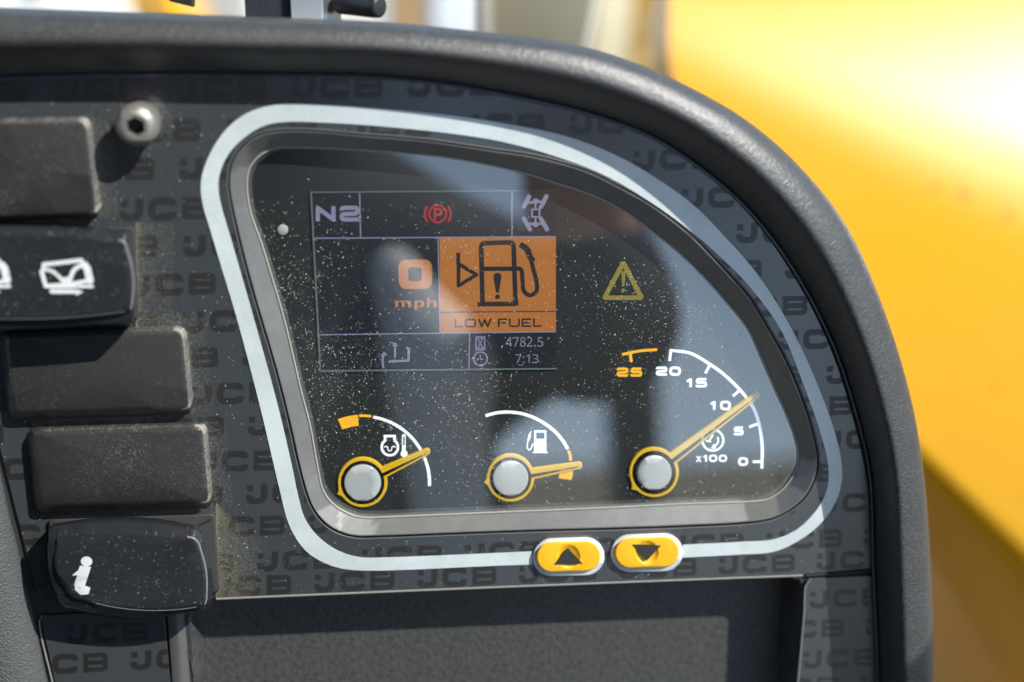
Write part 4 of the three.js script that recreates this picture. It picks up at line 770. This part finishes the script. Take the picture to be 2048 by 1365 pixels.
{ // the person who stands at the controls, seen only in the cover glass
  const t = thing('person', 'person in a dark jacket and pale shirt standing in front of the dashboard, forearm raised', 'person');
  const e = camera.position, P = (x, y, z) => V(e.x + x - 0.1, e.y + y, e.z + z);
  const J = { head: P(0, 0.045, 0.14), chin: P(0, -0.05, 0.1), neck: P(0, -0.13, 0.19), chest: P(0, -0.34, 0.22), belly: P(0, -0.62, 0.24), hip: P(0, -0.8, 0.26), shR: P(0.145, -0.21, 0.26), elR: P(0.215, -0.225, 0.11), wrR: P(0.195, -0.09, 0.075), shL: P(-0.18, -0.2, 0.22), elL: P(-0.2, -0.4, 0.15), wrL: P(-0.06, -0.06, 0.07), kR: P(0.11, -1.24, 0.24), kL: P(-0.11, -1.24, 0.24), aR: P(0.12, -1.66, 0.3), aL: P(-0.12, -1.66, 0.3), tR: P(0.13, -1.69, 0.14), tL: P(-0.13, -1.69, 0.14) };
  const mesh = (bones, cell, k) => {
    const bb = new THREE.Box3(); for (const [a, b, r0, r1] of bones) { const r = Math.max(r0, r1) + 0.03; for (const p of [a, b]) { bb.expandByPoint(p.clone().addScalar(r)); bb.expandByPoint(p.clone().addScalar(-r)); } }
    const c = bb.getCenter(V(0, 0, 0)), h = Math.max(...bb.getSize(V(0, 0, 0)).toArray()) / 2, res = Math.ceil((2 * h) / cell), mc = new MarchingCubes(res, new THREE.MeshStandardMaterial(), false, false, 400000), half = res / 2, p = V(0, 0, 0), ab = V(0, 0, 0);
    const size = bb.getSize(V(0, 0, 0));
    for (let z = 0; z < res; z++) for (let y = 0; y < res; y++) for (let x = 0; x < res; x++) {
      p.set(c.x + (h * (x - half)) / half, c.y + (h * (y - half)) / half, c.z + (h * (z - half)) / half);
      let d = 0.05;
      if (Math.abs(p.x - c.x) < size.x / 2 && Math.abs(p.y - c.y) < size.y / 2 && Math.abs(p.z - c.z) < size.z / 2) {
        d = 1;
        for (const [a, b, r0, r1, fx = 1] of bones) { ab.copy(b).sub(a); const w = p.clone().sub(a), f = Math.max(0, Math.min(1, w.dot(ab) / ab.lengthSq())); w.addScaledVector(ab, -f); const dd = Math.hypot(w.x / fx, w.y, w.z) - (r0 + (r1 - r0) * f), m = Math.max(0, k - Math.abs(d - dd)) / k; d = Math.min(d, dd) - m * m * k * 0.25; }
      }
      mc.field[x + y * res + z * res * res] = -d;
    }
    mc.isolation = 0; mc.update();
    const g = new THREE.BufferGeometry(); g.setAttribute('position', new THREE.BufferAttribute(mc.positionArray.slice(0, mc.count * 3), 3)); g.setAttribute('normal', new THREE.BufferAttribute(mc.normalArray.slice(0, mc.count * 3), 3));
    g.scale(h, h, h); g.translate(c.x, c.y, c.z); return g;
  };
  const skin = std({ name: 'skin', color: C(0.6, 0.36, 0.26), roughness: 0.55 });
  const hand = (w, el, side) => {
    const dir = w.clone().sub(el).normalize(), out = V(side, 0, 0), b = [], palm = w.clone().addScaledVector(dir, 0.085), across = V(0, 0.55, 0.83);
    for (let i = 0; i < 4; i++) { const o = (i - 1.5) * 0.021; b.push([w.clone().addScaledVector(across, o * 0.6), palm.clone().addScaledVector(across, o), 0.015, 0.0125]); }
    for (let i = 0; i < 4; i++) { const o = (i - 1.5) * 0.022, l = [0.9, 1, 0.95, 0.75][i], k0 = palm.clone().addScaledVector(across, o), k1 = k0.clone().addScaledVector(dir, 0.036 * l).addScaledVector(out, -0.018), k2 = k1.clone().addScaledVector(dir, 0.008).addScaledVector(out, -0.028 * l), k3 = k2.clone().addScaledVector(dir, -0.014).addScaledVector(out, -0.016); b.push([k0, k1, 0.0095, 0.009], [k1, k2, 0.009, 0.0085], [k2, k3, 0.0085, 0.007]); }
    const t0 = w.clone().addScaledVector(dir, 0.025).addScaledVector(across, 0.03), t1 = t0.clone().addScaledVector(dir, 0.035).addScaledVector(across, 0.025).addScaledVector(out, -0.015); b.push([t0, t1, 0.012, 0.0105], [t1, t1.clone().addScaledVector(dir, 0.028).addScaledVector(out, -0.016), 0.0105, 0.008]);
    return mesh(b, 0.004, 0.008);
  };
  const nose = J.head.clone().add(V(0, -0.035, -0.1));
  const bodyG = mesh([[J.head, J.head.clone().add(V(0, 0.02, 0.02)), 0.083, 0.088], [J.head.clone().add(V(0, -0.03, -0.035)), J.chin, 0.066, 0.042], [nose.clone().add(V(0, 0.035, 0.02)), nose, 0.01, 0.016], [J.head.clone().add(V(0.083, -0.02, 0.01)), J.head.clone().add(V(0.083, -0.05, 0.005)), 0.016, 0.012], [J.head.clone().add(V(-0.083, -0.02, 0.01)), J.head.clone().add(V(-0.083, -0.05, 0.005)), 0.016, 0.012], [J.head.clone().add(V(0, -0.06, 0.03)), J.neck, 0.056, 0.06], [J.neck, J.chest, 0.07, 0.115, 1.2], [J.chest, J.belly, 0.12, 0.115, 1.15], [J.belly, J.hip, 0.115, 0.125, 1.2], [J.shR, J.elR, 0.05, 0.036], [J.elR, J.wrR, 0.036, 0.026], [J.shL, J.elL, 0.05, 0.042], [J.elL, J.wrL, 0.043, 0.029], [J.neck, J.shR, 0.06, 0.055], [J.neck, J.shL, 0.06, 0.055], [J.hip, J.kR, 0.09, 0.06], [J.hip, J.kL, 0.09, 0.06], [J.kR, J.aR, 0.058, 0.04], [J.kL, J.aL, 0.058, 0.04]], 0.013, 0.03);
  const strip = (g) => { g.deleteAttribute('uv'); return g; };
  part('body', mergeGeometries([bodyG, hand(J.wrR, J.elR, 1), hand(J.wrL, J.elL, -1)].map(strip)), skin, t);
  const mid = (a, b, f) => a.clone().lerp(b, f);
  part('jacket', mesh([[J.neck.clone().add(V(0, 0.05, -0.01)), J.neck.clone().add(V(0, -0.05, 0.01)), 0.078, 0.09], [J.neck.clone().add(V(0.0, -0.05, 0.02)), J.chest, 0.085, 0.14, 1.2], [J.chest, J.belly, 0.14, 0.14, 1.15], [J.belly, J.hip, 0.14, 0.15, 1.2], [mid(J.neck, J.shR, 0.5), J.shR, 0.075, 0.075], [mid(J.neck, J.shL, 0.5), J.shL, 0.075, 0.075], [J.shR, J.elR, 0.066, 0.042], [J.shL, J.elL, 0.072, 0.062], [J.elL, mid(J.elL, J.wrL, 0.9), 0.06, 0.045], [J.elR, mid(J.elR, J.wrR, 0.2), 0.042, 0.038]], 0.014, 0.03), std({ name: 'dark_jacket', color: C(0.03, 0.036, 0.042), roughness: 0.8 }), t);
  part('shirt', mesh([[J.neck.clone().add(V(0.1, -0.06, -0.04)), J.chest.clone().add(V(0.125, 0.09, -0.095)), 0.016, 0.026], [J.chest.clone().add(V(0.125, 0.09, -0.095)), J.belly.clone().add(V(0.12, 0, -0.105)), 0.026, 0.036]], 0.01, 0.03), std({ name: 'pale_shirt', color: C(0.8, 0.84, 0.88), roughness: 0.8 }), t);
  part('trousers', mesh([[J.hip, J.hip.clone().add(V(0, -0.08, 0)), 0.145, 0.13, 1.25], [J.hip.clone().add(V(0.09, -0.06, 0)), J.kR, 0.1, 0.075], [J.hip.clone().add(V(-0.09, -0.06, 0)), J.kL, 0.1, 0.075], [J.kR, J.aR, 0.075, 0.06], [J.kL, J.aL, 0.075, 0.06]], 0.016, 0.03), std({ name: 'dark_trousers', color: C(0.04, 0.045, 0.06), roughness: 0.85 }), t);
  part('shoe', mesh([[J.aR.clone().add(V(0, -0.06, 0.03)), J.tR, 0.05, 0.042]], 0.01, 0.02), M.blackPlastic, t); part('shoe', mesh([[J.aL.clone().add(V(0, -0.06, 0.03)), J.tL, 0.05, 0.042]], 0.01, 0.02), M.blackPlastic, t);
  part('hair', mesh([[J.head.clone().add(V(0, 0.035, 0.035)), J.head.clone().add(V(0, 0.0, 0.05)), 0.09, 0.085]], 0.01, 0.02), std({ name: 'dark_hair', color: C(0.03, 0.02, 0.014), roughness: 0.7 }), t);
  for (const sx of [-1, 1]) part('eye', new THREE.SphereGeometry(0.011, 16, 12).translate(J.head.x + sx * 0.031, J.head.y - 0.01, J.head.z - 0.083), std({ color: C(0.6, 0.58, 0.55), roughness: 0.2 }), t);
  seat(t, V(e.x, e.y - 1.73, e.z + 0.24), false);
}
renderer.render(scene, camera);
